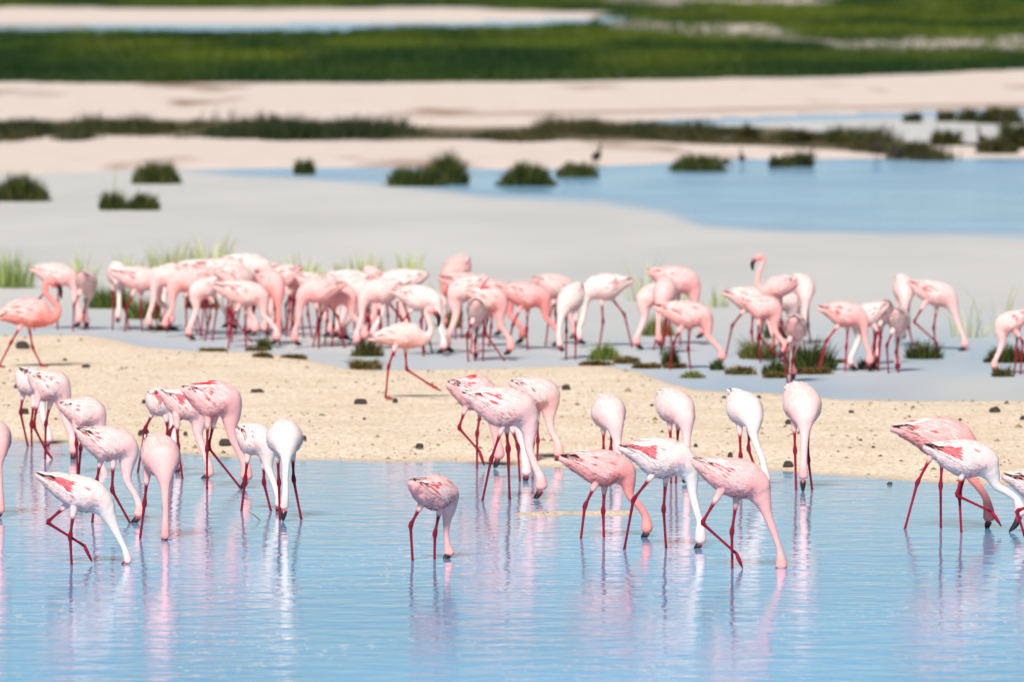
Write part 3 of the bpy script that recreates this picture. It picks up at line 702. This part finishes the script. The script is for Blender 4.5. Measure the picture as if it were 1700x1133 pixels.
# ---- the flock behind the sandbar: poses of the near birds, turned and sized one by one
def flock(label, cx, ytop, yfoot, yaw, pose=18, style='pale', group='flamingos feeding behind the sandbar', **kw):
    kw.setdefault('red', .45); kw.setdefault('black', .7)
    """yaw: 0 faces right, 180 left, -90 to the camera, 90 away"""
    sp, rad, L3, hd, lat = measured.store[pose]
    a0 = math.atan2(hd[1], hd[0]); a = R(yaw) - a0; ca, sa = math.cos(a), math.sin(a)
    Rm = np.array([[ca, -sa, 0], [sa, ca, 0], [0, 0, 1.]])
    b0 = ground(cx, yfoot); sc = FPX / b0[1]
    k = int(np.argmax(rad)); cen = sp[k] * np.array([1, 1, 0])
    top = float(np.max(sp[:k + 2, 2] + rad[:k + 2] * .97)); kz = (yfoot - ytop) / sc / top
    kz = min(max(kz, .78), 1.16); kk = min(max(kz, .88), 1.08)
    def tf(p): return (Rm @ (np.asarray(p) - cen)) * np.array([kk, kk, kz])
    sp2 = np.array([tf(p) for p in sp])
    L2 = []
    rn = random.Random(int(cx * 7 + yfoot))
    for i, (pts, kind) in enumerate(L3):
        q = [tf(p) for p in pts]
        if kind == 'wade': q[2] = q[2] * np.array([1, 1, 0]) + np.array([rn.uniform(-.03, .03), rn.uniform(-.03, .03), -.03])
        L2.append((q, 'wade' if kind != 'hang' else kind))
    sp2[-1, 2] += .048; sp2[-2, 2] += .042; sp2[-3, 2] += .018
    ly = Rm @ lat
    hdn = Rm @ hd
    h = sp2[-1]
    bill = [h - hdn * .005 + np.array([0, 0, -.02]), h - hdn * .026 + np.array([0, 0, -.046]), h - hdn * .070 + np.array([0, 0, -.062])]
    # lift the spine's end so that the bill just dips
    flock.n += 1
    o = build_flamingo(b0, sp2, rad * kk, ly, L2, bill, style=style, seed=500 + flock.n * 11, **kw)
    return tag(o, label, 'flamingo', group)
flock.n = 0
G1 = 'flamingos crowded before the reeds'
crowd = 'flamingo in the packed crowd of rumps and legs behind the sandbar'
FL = [
 ('white-backed flamingo nearest the thick reeds, behind the striding rosy one', 88, 437, 548, 5, 18, 'pale', {}),
 ('flamingo turning its grey tail, beside the one nearest the reeds', 143, 437, 549, 80, 12, 'white', {}),
 ('flamingo with a straight white neck, third along from the reeds', 196, 435, 549, -80, 11, 'white', {}),
 ('flamingo with black wing tips beside the straight white neck', 240, 440, 551, 5, 17, 'pale', {'red': 1.2}),
 (crowd, 293, 437, 553, 172, 18, 'pale', {}),
 ('small pale flamingo bending before dark grass at the crowd edge', 342, 460, 566, 195, 8, 'pale', {}),
 (crowd, 332, 431, 556, 10, 13, 'white', {}), (crowd, 368, 428, 560, -12, 18, 'pale', {}), (crowd, 408, 421, 556, 8, 13, 'white', {}),
 (crowd, 385, 440, 570, 30, 9, 'pale', {}),
 ('flamingo with grey and red wing edge in front of the packed crowd', 414, 463, 579, 4, 17, 'pale', {'red': 1.4}),
 ('deep pink flamingo with a thick pink neck in front of the crowd', 455, 445, 574, -50, 23, 'deep', {}),
 ('flamingo showing a brown underside and black tail marks within the crowd', 491, 434, 548, 88, 12, 'pink', {}),
 (crowd, 470, 440, 560, 160, 8, 'pale', {}),
 ('pink flamingo with its head low beside the green tuft, thick curved neck', 536, 462, 579, 184, 18, 'pink', {}),
 (crowd, 560, 464, 577, -4, 17, 'pink', {'red': 1.0}), (crowd, 577, 449, 560, 12, 13, 'white', {}), (crowd, 622, 443, 560, -70, 23, 'pink', {}),
 (crowd, 610, 466, 573, 176, 9, 'pale', {}), (crowd, 590, 455, 566, 200, 8, 'pale', {}),
 (crowd, 268, 447, 546, -60, 23, 'white', {}), (crowd, 432, 434, 552, 172, 18, 'pale', {}), (crowd, 518, 452, 562, 15, 8, 'pale', {}), (crowd, 640, 462, 582, 188, 18, 'pale', {}), (crowd, 545, 470, 572, 30, 11, 'white', {}), (crowd, 318, 445, 560, 190, 13, 'pink', {}),
 ('white flamingo with a broad white neck behind the sand walker', 670, 447, 577, 186, 13, 'white', {'red': .2}),
 ('plump white flamingo just beyond the raised head of the sand walker', 690, 474, 592, -8, 18, 'white', {'red': .1}),
 (crowd, 650, 452, 565, 20, 8, 'pale', {}),
 (crowd, 716, 482, 586, 12, 8, 'white', {'red': .1}),
 ('pink flamingo with red-rimmed rump rising tallest behind the middle crowd', 753, 423, 562, 235, 23, 'deep', {}),
 ('rosy flamingo overlapping the tallest rump in the middle crowd', 787, 431, 564, 8, 17, 'pink', {}),
 ('flamingo with white neck crossing its neighbour, in the middle crowd', 776, 455, 588, 178, 8, 'pale', {}),
 ('flamingo with a red back bending over the white rump bird', 806, 476, 600, 4, 9, 'pink', {'backred': True}),
 ('small creamy white flamingo showing its black-tipped rump in the middle crowd', 793, 493, 600, 86, 12, 'white', {}),
 ('deep pink flamingo with red tail reaching away from the middle crowd', 822, 459, 577, -3, 17, 'deep', {'backred': True}),
 ('rosy pink flamingo with pointed red tail beside the pale neighbour', 882, 444, 582, 5, 17, 'deep', {}),
 ('pale flamingo behind the long white neck, in the middle shallows', 916, 455, 574, 30, 13, 'pale', {}),
 ('white flamingo with a long white slanting neck at the shore mud', 944, 470, 598, 235, 23, 'white', {}),
 ('white flamingo with black tail mark standing alone between two groups', 1010, 455, 577, 180, 18, 'white', {'red': .6}),
 ('pale flamingo with thin white neck beside the pink-necked one by the tuft', 1087, 470, 582, 190, 8, 'pale', {}),
 ('pink flamingo with a broad pink neck behind the compact tuft', 1102, 460, 589, 260, 23, 'pink', {}),
 ('large rosy flamingo behind the pair by the small tuft', 1117, 442, 574, 6, 13, 'pink', {}),
 ('small pink-bellied flamingo with white neck dipping onto a grass tuft', 1150, 500, 614, 0, 17, 'pink', {'black': .5}),
 ('white flamingo between the raised-head one and the grass clump', 1298, 478, 588, 20, 8, 'white', {'red': .2}),
 ('pale round-rumped flamingo behind the raised-head one', 1336, 455, 572, -75, 23, 'pale', {}),
 ('pale flamingo with pointed tail, behind the pink-necked one by the dark clump', 1240, 477, 592, 4, 18, 'pale', {'red': .5}),
 ('pink flamingo with a thick pink neck bent before the dark grass clump', 1262, 492, 603, -2, 9, 'pink', {'red': .3}),
 ('flamingo showing a brown-shaded rump in front of the dark grass clump', 1320, 508, 636, 84, 12, 'pale', {}),
 ('pink flamingo with a crimson flank spot and orange legs beyond the dark clump', 1397, 501, 618, 2, 18, 'pink', {'red': 1.2, 'legcol': 1.9}),
 ('white flamingo with a thin white neck in the loose group beyond the clump', 1443, 503, 617, 184, 8, 'white', {'red': .3}),
 ('flamingo with a brown-shaded tail peering over the loose group', 1466, 485, 606, 95, 12, 'white', {}),
 ('small flamingo with pale rump and tan underside in the loose group', 1492, 508, 619, 80, 12, 'white', {'red': .3}),
 ('round pink flamingo at the back of the loose group', 1502, 457, 576, -80, 23, 'pale', {}),
 ('flamingo with one leg bent and crimson wing spot beside a dark tuft', 1562, 467, 583, 0, 19, 'pale', {'red': 1.3}),
 ('pale flamingo feeding apart between two low grass tufts near leaning reeds', 1680, 516, 622, 182, 8, 'pale', {'red': .8}),
]
for lab, cx, yt, yf, yaw, pose, sty, kw in FL:
    sty_l = {'white': 'white-backed ', 'pale': 'pale pink ', 'pink': 'rosy pink '}
    flock(sty_l[sty] + lab if lab == crowd else lab, cx, yt, yf, yaw, pose, sty, group=('flamingos in the packed crowd' if lab == crowd else 'flamingos feeding behind the sandbar'), legcol=kw.pop('legcol', 1.2), **kw)
measured('flamingo holding its head high above the others, black bill hooked down', (1290, 592),
    [(1325,468,3),(1318,470,9),(1304,474,15),(1287,478,18),(1272,482,14),(1262,480,8),(1258,470,5.5),(1259,455,4.5),(1265,442,4.5),(1267,432,4.5),(1263,427,5.5),(1257,428,6)],
    [[(1296,494),(1297,535),(1298,592)], [(1286,494),(1284,535),(1285,592)]], bill=[(1253,431),(1249,439),(1250,450)], style='pink', group='flamingos feeding behind the sandbar', red=.3, eyes=True)

# ------------------------------------------------------------------ grass tufts, reeds, shrubs
def blades(n, rx, ry, h, wid, lean, rn, green, z0=0.0, seed=0):
    """curved tapering blades: 5 verts, 3 tris each"""
    ang = rn.uniform(0, 2 * np.pi, n); rr = np.sqrt(rn.uniform(0, 1, n)) * rn.uniform(.75, 1.2, n)
    bx = np.cos(ang) * rr * rx; by = np.sin(ang) * rr * ry
    hh = h * rn.uniform(.4, 1.0, n) * np.maximum(.22, 1 - .62 * rr ** 2) * (.8 + .35 * np.sin(ang * 2 + rn.uniform(0, 6)) * rr + .2 * np.sin(ang * 5 + rn.uniform(0, 6)) * rr)
    la = ang + rn.uniform(-.7, .7, n); ll = lean * hh * rr * rn.uniform(.4, 1.3, n) + .05 * hh
    dx, dy = np.cos(la) * ll, np.sin(la) * ll
    fa = rn.uniform(0, np.pi, n); wx, wy = np.cos(fa) * wid * .5, np.sin(fa) * wid * .5
    V = np.empty((n, 5, 3))
    V[:, 0] = np.stack([bx - wx, by - wy, np.full(n, z0 - .01)], -1); V[:, 1] = np.stack([bx + wx, by + wy, np.full(n, z0 - .01)], -1)
    mx, my, mz = bx + dx * .35, by + dy * .35, z0 + hh * .6
    V[:, 2] = np.stack([mx - wx * .8, my - wy * .8, mz], -1); V[:, 3] = np.stack([mx + wx * .8, my + wy * .8, mz], -1)
    V[:, 4] = np.stack([bx + dx, by + dy, z0 + hh], -1)
    i = np.arange(n)[:, None] * 5
    F = np.concatenate([i + np.array([[0, 1, 3]]), i + np.array([[0, 3, 2]]), i + np.array([[2, 3, 4]])], 0)
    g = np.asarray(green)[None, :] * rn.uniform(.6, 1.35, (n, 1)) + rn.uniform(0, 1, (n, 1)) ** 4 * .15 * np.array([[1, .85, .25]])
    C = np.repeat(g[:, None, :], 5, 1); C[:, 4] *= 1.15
    return V.reshape(-1, 3), F, np.clip(C.reshape(-1, 3), 0, 1)
def tuft(label, px, py, w, h, group, green=(.07, .12, .02), dens=1.0, wid=.010, lean=.7, name='grass_tuft', cat_='grass tuft', yscale=.8, seed=None, tall=0):
    b0 = ground(px, py); sc = FPX / b0[1]; rn = np.random.default_rng(int(px * 13 + py))
    rx = w / sc / 2 * .9; hh = h / sc * 1.4
    n = int(min(1500, max(90, 1500 * rx * 2 * dens)))
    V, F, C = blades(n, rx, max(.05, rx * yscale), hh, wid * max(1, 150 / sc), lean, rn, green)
    if tall:
        V2, F2, C2 = blades(tall, rx, rx * .7, hh * 2.2, wid * .8, .35, rn, (.20, .22, .08))
        F = np.vstack([F, F2 + len(V)]); V = np.vstack([V, V2]); C = np.vstack([C, C2])
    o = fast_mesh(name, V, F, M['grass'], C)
    o.location = b0 + np.array([0, 0, max(0, sand_z(px, py)) if py > 550 or py < 300 else 0])
    return tag(o, label, cat_, group)
GA, GB, GC_ = 'grass tufts among the flock', 'grass tufts standing in the milky water', 'low bushes along the far bank'
DK = (.016, .034, .005); OL = (.045, .042, .009)
for a in [
 ('olive grass tuft behind the tail of the sand walker', 610, 592, 56, 32, GA, OL),
 ('small dark green tuft in front of the packed crowd', 438, 582, 26, 27, GA, DK),
 ('broad green tuft at the feet of the lone white-bodied flamingo', 1003, 598, 58, 30, GA, (.09, .14, .02)),
 ('compact dark green tuft at the feet of the two-necked pair', 1113, 608, 32, 38, GA, DK),
 ('round tuft under the bill of the small pink-bellied flamingo', 1190, 615, 26, 22, GA, DK),
 ('flat tuft on the mud before the small pink-bellied flamingo', 1150, 628, 46, 14, GA, (.09, .12, .02)),
 ('big dark grass clump beside the brown-shaded rump flamingo', 1345, 615, 90, 56, GA, DK),
 ('dark grass tuft behind the thick bent pink neck', 1258, 596, 62, 40, GA, (.08, .09, .02)),
 ('low dark tuft in front of the big grass clump', 1287, 622, 48, 28, GA, DK),
 ('reddish brown tuft between the legs of the loose group', 1441, 614, 34, 24, GA, (.09, .06, .02)),
 ('dark grass tuft at the feet of the bent-leg flamingo', 1533, 596, 62, 34, GA, DK),
 ('dark grass tuft behind the lone flamingo near leaning reeds', 1672, 602, 84, 34, GA, DK),
 ('small brown tuft between the feet of the lone flamingo near leaning reeds', 1664, 626, 36, 20, GA, OL),
 ('dark tuft seen beneath the raised-head flamingo', 1292, 562, 50, 34, GA, DK),
 ('dark tuft behind the bent pale flamingo at the crowd edge', 338, 512, 60, 30, GA, DK),
 ('dark green tuft behind the flamingo nearest the reeds', 180, 512, 80, 44, GA, (.06, .10, .02)),
 ('dark green tuft behind the straight white neck', 240, 530, 60, 46, GA, (.06, .10, .02)),
 ('green tuft behind the tallest rump of the middle crowd', 745, 545, 40, 36, GA, (.11, .13, .03)),
 ('green tuft behind the loose pair by the mud', 1092, 558, 60, 36, GA, (.13, .16, .05))]:
    tuft(*a[:6], green=a[6])
for a in [
 ('broadest ragged grass clump standing in the milky water near the twin tufts', 34, 334, 100, 48, 1), ('narrower of two flat-topped twin tufts in the milky water', 187, 349, 46, 34, 4),
 ('wider of two flat-topped twin tufts in the milky water', 238, 349, 56, 32, 4), ('rounded green clump at the bank behind the twin tufts', 260, 305, 84, 40, 0),
 ('small round tuft alone at the edge of the blue water', 505, 290, 34, 28, 0), ('wide low grass clump on the blue water edge', 690, 309, 100, 36, 0),
 ('tall pointed grass clump beside the wide low one', 742, 306, 74, 56, 0), ('dense rounded grass clump at the start of the blue water', 874, 308, 104, 42, 0),
 ('small flat clump beside the dense rounded one', 958, 294, 72, 26, 0), ('long flat dark clump at the bank of the blue water', 1158, 284, 96, 30, 0)]:
    tuft(a[0], a[1], a[2], a[3], a[4], GB, green=DK, wid=.014, dens=1.3, tall=a[5], lean=.5)
for k, (px, py, w, h) in enumerate([(1294, 278, 34, 22), (1330, 277, 36, 30), (1512, 264, 80, 32), (1572, 244, 50, 32), (1515, 203, 30, 18), (1570, 202, 30, 22), (1606, 203, 36, 24), (1660, 205, 80, 30), (1655, 258, 70, 30), (1690, 250, 50, 50), (1240, 238, 40, 28), (1320, 242, 50, 26), (1395, 244, 44, 24), (1448, 252, 40, 26)]):
    tuft('low dark leafy bush growing in the pale inlet' if py < 215 else 'low dark bush at the end of the scrub strip' if py < 250 and px < 1460 else 'dark leafy bush on the bank beside the waterbirds', px, py, w, h, GC_, green=(.018, .026, .008), wid=.03, lean=.8, dens=.6, name='low_bush', cat_='bush')
# tall thin reeds
def reeds(label, px, py, w, h, n, green=(.30, .36, .14), lean=.35):
    b0 = ground(px, py); sc = FPX / b0[1]; rn = np.random.default_rng(int(px * 3 + py))
    V, F, C = blades(n, w / sc / 2, .3, h / sc * 1.2, .016, lean, rn, green)
    o = fast_mesh('reeds', V, F, M['grass'], C); o.location = b0
    return tag(o, label, 'reeds', 'thin reeds rising behind the flock')
reeds('thick stand of green reeds behind the rosy striding flamingo', 22, 478, 70, 88, 150, (.20, .27, .08))
for i, (px, py, w, h, n) in enumerate([(135, 470, 60, 70, 30), (212, 460, 60, 62, 34), (285, 452, 90, 66, 60), (352, 445, 70, 70, 44), (430, 450, 60, 40, 24), (500, 458, 90, 52, 34), (600, 455, 110, 50, 44), (680, 450, 50, 56, 16), (745, 500, 60, 50, 20), (1070, 500, 60, 90, 18), (1110, 505, 90, 50, 26), (1190, 510, 50, 50, 12)]):
    reeds('sparse pale reeds rising behind the flock in the milky water', px, py, w, h, n * 2, (.33, .38, .16), .6)
reeds('tall leaning reed stems behind the lone flamingo between two tufts', 1655, 560, 60, 150, 12, (.40, .42, .22), .5)
reeds('thin arching reeds beside the bent-leg flamingo', 1606, 560, 70, 90, 18, (.42, .44, .24), .8)

# stuff: far meadow and the low scrub along the bank, one mass each
def scatter(name, label, pts, hfun, wid, gcol, nb, seed):
    rn = np.random.default_rng(seed); n = len(pts)
    x, y = ground_arr(pts[:, 0], pts[:, 1])
    nb_t = n * nb
    bx = np.repeat(x, nb) + rn.normal(0, .18, nb_t); by = np.repeat(y, nb) + rn.normal(0, .35, nb_t)
    hh = np.repeat(hfun(x, y, pts), nb) * rn.uniform(.55, 1.1, nb_t)
    fa = rn.uniform(0, np.pi, nb_t); ww = wid * np.repeat(np.clip(y / 200, .6, 2.5), nb)
    wx, wy = np.cos(fa) * ww * .5, np.sin(fa) * ww * .5
    lx, ly = rn.normal(0, .25, nb_t) * hh, rn.normal(0, .25, nb_t) * hh
    V = np.empty((nb_t, 3, 3))
    V[:, 0] = np.stack([bx - wx, by - wy, np.full(nb_t, .0)], -1); V[:, 1] = np.stack([bx + wx, by + wy, np.full(nb_t, .0)], -1)
    V[:, 2] = np.stack([bx + lx, by + ly, hh], -1)
    g = np.repeat(gcol(x, y, pts), nb, 0) * rn.uniform(.7, 1.3, (nb_t, 1))
    C = np.repeat(g[:, None, :], 3, 1)
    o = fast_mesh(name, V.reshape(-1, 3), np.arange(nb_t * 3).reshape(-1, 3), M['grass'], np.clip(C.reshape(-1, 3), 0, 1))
    return tag(o, label, 'grass', kind='stuff')
rn = np.random.default_rng(3)
pts = np.column_stack([rn.uniform(-350, 2050, 90000), rn.uniform(-60, 150, 90000)])
x, y = ground_arr(pts[:, 0], pts[:, 1]); wb = fbm(x * .3, y * .06, 21, 3)
ok = pts[:, 1] < ip(MEADOW, pts[:, 0]) - 1 + wb * 3
st = (pts[:, 1] > 12 + wb * 5 + np.clip((pts[:, 0] - 700) / 60, 0, 8)) & (pts[:, 1] < np.where(pts[:, 0] < 1050, ip(CH_L, pts[:, 0]) + 1, 0)) & (pts[:, 0] < 1030 + wb * 160)
pat = (fbm(x * .10, y * .012, 33, 3) > .16) & (pts[:, 0] > 1000) & (pts[:, 1] < 92)
pts = pts[ok & ~st & ~(pat & (rn.random(len(pts)) < .9))]
def mcol(x, y, p):
    t = np.clip(fbm(x * .2, y * .03, 60, 4) * 1.3 + .45, 0, 1)[:, None]
    edge = np.clip((ip(MEADOW, p[:, 0]) - p[:, 1]) / 46, 0, 1)[:, None]      # shade on the meadow's front edge put into the colour, yellower grass beyond
    c = lerp(np.array([[.006, .030, .002]]), np.array([[.072, .105, .004]]), t * (.25 + .75 * edge))
    return c
scatter('meadow_grass', 'band of tall green meadow grass beyond the sandy track', pts, lambda x, y, p: .34 + .22 * fbm(x * .35, y * .06, 61, 3), .05, mcol, 6, 4)
pts = np.column_stack([rn.uniform(-350, 1560, 42000), rn.uniform(195, 270, 42000)])
x, y = ground_arr(pts[:, 0], pts[:, 1]); wb = fbm(x * .5, y * .15, 71, 3)
ins = np.minimum(pts[:, 1] - ip(STR_U, pts[:, 0]) - 10, ip(STR_L, pts[:, 0]) - pts[:, 1]) + wb * 11 + fbm(x * 1.6, y * .3, 77, 2) * 7 - 2
pts = pts[(ins > -3)]
scatter('bank_scrub', 'low dark scrub growing in a strip along the far bank', pts, lambda x, y, p: .09 + .62 * np.clip(fbm(x * .9, y * .2, 72, 3) + .1, 0, 1),
        .05, lambda x, y, p: lerp(np.array([[.012, .024, .004]]), np.array([[.05, .042, .012]]), np.clip(fbm(x * .5, y * .15, 73, 3) * 1.3 + .4, 0, 1)[:, None]), 6, 5)

# ------------------------------------------------------------------ stones, weed, crumbs on the sand
def lump(name, label, px, py, w, h, mat, cat_, group, seed):
    z = max(0.0, sand_z(px, py)); b0 = ground(px, py, z); sc = FPX / b0[1]; rx = w / sc / 2; hz = h / sc
    rn = np.random.default_rng(seed); V = []; nn = 12; rws = 6
    off = rn.uniform(0, 50)
    for i in range(rws):
        t = i / (rws - 1); rr = math.cos(t * 1.45) ** .6; zz = math.sin(t * math.pi / 2) * hz
        for j in range(nn):
            a = j / nn * 6.283; q = 1 + .22 * float(vnoise(math.cos(a) * 1.5 + off, math.sin(a) * 1.5 + t * 2 + off, seed))
            V.append((math.cos(a) * rx * rr * q, math.sin(a) * rx * .8 * rr * q, zz * (1 + .15 * float(vnoise(a, t * 3 + off, seed + 5))) - .008 * (i == 0)))
    o = mesh_obj(name, V, ring_faces(rws, nn) + [list(range((rws - 1) * nn, rws * nn))], mat); o.location = b0
    return tag(o, label, cat_, group)
SG = 'small dark stones on the sandbar'
for k, (px, py, w, h, lab) in enumerate([
 (37, 580, 24, 13, 'large black stone on the sand under the striding rosy flamingo'), (143, 611, 13, 6, None), (108, 599, 8, 4, None), (28, 645, 12, 6, None),
 (41, 688, 14, 9, None), (240, 670, 11, 6, None), (427, 652, 24, 6, 'flat brown stone lying on the open sand'), (599, 670, 22, 7, 'flat dark stone on the sand behind the walker'),
 (656, 668, 9, 6, 'little black stone at the toes of the sand walker'), (941, 648, 15, 9, 'round black stone alone in the middle of the sandbar'), (1204, 664, 15, 6, None), (1260, 663, 9, 6, None),
 (1082, 675, 7, 4, None), (1212, 760, 9, 8, None), (1155, 741, 6, 4, None), (1309, 705, 11, 8, None), (1308, 775, 18, 9, 'half-buried dark stone at the waterline by the lone pink-bellied flamingo'),
 (696, 743, 14, 6, None), (239, 721, 19, 8, 'dark stone under the foot of the red-rumped white flamingo'), (373, 738, 20, 9, 'dark stone behind the neck of the tall pink flamingo'), (504, 730, 11, 6, None), (308, 722, 8, 5, None),
 (1651, 687, 18, 11, 'large dark stone behind the black-winged pair'), (1698, 698, 10, 7, None), (1594, 699, 6, 4, None), (1477, 805, 9, 4, None), (1413, 687, 10, 5, None), (605, 697, 6, 3, None), (1016, 668, 6, 3, None), (870, 700, 6, 3, None), (1450, 745, 6, 4, None)]):
    lump('stone', lab or 'small dark stone lying loose on the pale sand', px, py, w, h, M['stone'], 'stone', None if lab else SG, 100 + k)
WGp = 'brown weed heaps at the lake edge'
for k, (px, py, w, h) in enumerate([(607, 614, 40, 13), (436, 601, 30, 7), (488, 598, 36, 6), (355, 584, 40, 5), (425, 583, 30, 5), (990, 607, 50, 6), (1040, 604, 40, 9), (1075, 612, 40, 7), (1120, 612, 30, 7), (1230, 622, 44, 10), (1285, 628, 30, 8), (270, 549, 50, 6), (1395, 603, 30, 5), (1340, 621, 70, 8)]):
    tuft('rounded brown weed heap behind the sand walker' if k == 0 else 'flat brown heap of washed-up weed at the lake edge', px, py, w * 1.15, h * 1.5, None if k == 0 else WGp,
         green=(.12, .075, .025) if k % 3 else (.16, .12, .05), wid=.016, lean=1.6, dens=2.2, name='weed_heap', cat_='weed', yscale=.9)
# crumbs of mud, dung and shell too many to count
rn = np.random.default_rng(11)
px = rn.uniform(-250, 1950, 9000); py = rn.uniform(545, 865, 9000); zz = height(px, py)
k = zz > .002; px, py, zz = px[k], py[k], zz[k]
keep = rn.random(len(px)) < np.clip(.35 + .8 * fbm(px / 120, py / 25, 81, 3), .05, 1); px, py, zz = px[keep], py[keep], zz[keep]
x, y = ground_arr(px, py); nC = len(x); sz = rn.lognormal(math.log(.0095), .5, nC).clip(.004, .032)
oct_ = np.array([[1, 0, 0], [0, 1, 0], [-1, 0, 0], [0, -1, 0], [0, 0, .8], [0, 0, -.3]]); of = np.array([[0, 1, 4], [1, 2, 4], [2, 3, 4], [3, 0, 4], [1, 0, 5], [2, 1, 5], [3, 2, 5], [0, 3, 5]])
V = oct_[None] * sz[:, None, None] * rn.uniform(.6, 1.4, (nC, 6, 1)); V += np.stack([x, y, zz], -1)[:, None, :]
Fc = (np.arange(nC)[:, None, None] * 6 + of[None]).reshape(-1, 3)
pal = np.array([[.10, .06, .035], [.26, .17, .09], [.55, .42, .30], [.16, .14, .05]]); cc_ = np.repeat(pal[rn.choice(4, nC, p=[.25, .35, .3, .1])], 6, 0)
tag(fast_mesh('sand_crumbs', V.reshape(-1, 3), Fc, M['crumb'], cc_), 'scattered crumbs of mud and shell on the sandbar', 'gravel', kind='stuff')
# small floating stems in the pool
def stem(px, py, w, h, label):
    b0 = ground(px, py); sc = FPX / b0[1]
    V, F = tube([(-w / sc / 2, 0, .004), (0, .02, h / sc * .6), (w / sc / 2, -.01, h / sc)], [.004, .004, .002], 6, np.array([0, 1., 0]))
    o = mesh_obj('floating_grass', V, F, M['grass'], None, np.tile([.16, .18, .06], (len(V), 1))); o.location = b0
    tag(o, label, 'stem')
stem(422, 866, -20, 16, 'thin bent grass stem floating near the all-white flamingo')

# ------------------------------------------------------------------ dark waterbirds on the far bank
def waterbird(label, px, py, h, yaw, up=True):
    z = max(0, sand_z(px, py)); b0 = ground(px, py, z); sc = FPX / b0[1]; k = h / sc / .45
    root = empty('waterbird', tuple(b0)); root.rotation_euler = (0, 0, R(yaw)); root.scale = (k, k, k)
    spn = [(-.24, 0, .20, .012), (-.17, 0, .21, .04), (-.08, 0, .225, .085), (.02, 0, .24, .10), (.10, 0, .27, .075), (.145, 0, .33, .04), (.155, 0, .40, .027), (.16, 0, .46, .028), (.185, 0, .495, .034), (.215, 0, .49, .024)] if up else \
          [(-.24, 0, .20, .012), (-.17, 0, .21, .04), (-.08, 0, .225, .085), (.02, 0, .24, .10), (.10, 0, .23, .07), (.16, 0, .20, .04), (.20, 0, .14, .027), (.22, 0, .09, .03), (.235, 0, .06, .03)]
    Q = cat(np.array(spn), 4); C, r = Q[:, :3], Q[:, 3]; T, L, U, S = frames(C, r, np.array([0, 1., 0]))
    a = np.arange(14) / 14 * 6.2832
    V = (C[:, None] + r[:, None, None] * (np.cos(a)[None, :, None] * L[:, None] * .9 + np.sin(a)[None, :, None] * U[:, None])).reshape(-1, 3)
    mb = MB(); up_ = (V[:, 2:3] - .12) / .25
    mb.add(V, ring_faces(len(C), 14) + [list(range(14))[::-1], list(range((len(C) - 1) * 14, len(C) * 14))], lerp(np.array([.05, .035, .03]), np.array([.03, .022, .02]), np.clip(up_, 0, 1)))
    for s in (-.04, .04):
        tv, tf = tube([(0, s, .19), (.0, s, .10), (.0, s, .008), (.06, s, .004)], [.022, .010, .009, .008], 7, np.array([0, 1., 0])); mb.add(tv, tf, [.12, .06, .04])
    mb.build('body', M['plumage'], root)
    e = C[-1]; d = T[-1]
    tv, tf = tube([e - d * .01, e + d * .03, e + d * .065 + np.array([0, 0, -.012])], [.018, .014, .004], 7, np.array([0, 1., 0]))
    bb = MB(); bb.add(tv, tf, [.05, .03, .03]); bb.build('bill', M['bill'], root)
    for s in (-1, 1):
        wv = []
        for i in range(7):
            t = i / 6
            for j in range(4):
                q = j / 3; an = lerp(R(70), R(-5), q); cx = lerp(.10, -.22, t); rr = np.interp(cx, [-.24, -.17, -.08, .02, .10], [.016, .045, .088, .104, .08]); cz = np.interp(cx, [-.24, -.08, .02, .1], [.2, .225, .24, .27])
                wv.append((cx, s * rr * .93 * math.cos(an), cz + rr * math.sin(an) + .004))
        wm = MB(); wm.add(wv, [[i * 4 + j, i * 4 + j + 1, (i + 1) * 4 + j + 1, (i + 1) * 4 + j] for i in range(6) for j in range(3)], [.025, .018, .016]); wm.build('wing', M['plumage'], root)
    return tag(root, label, 'waterbird', 'dark waterbirds on the far bank')
waterbird('dark brown waterbird standing beside the small flat clump on the bank', 990, 276, 32, 60)
waterbird('brown waterbird standing alone at the edge of the blue water', 1232, 276, 26, 100)
waterbird('dark waterbird crouched at the end of the long flat clump', 1204, 280, 22, 20, False)
waterbird('dark waterbird upright beside the bushes where the scrub strip ends', 1456, 266, 40, 95)
waterbird('dark waterbird bending low among the bushes where the scrub strip ends', 1488, 266, 32, 170, False)
waterbird('dark waterbird standing by the tall bush across the inlet', 1632, 250, 34, 120)
waterbird('tall dark waterbird perched over the tall bush across the inlet', 1682, 246, 46, 160)
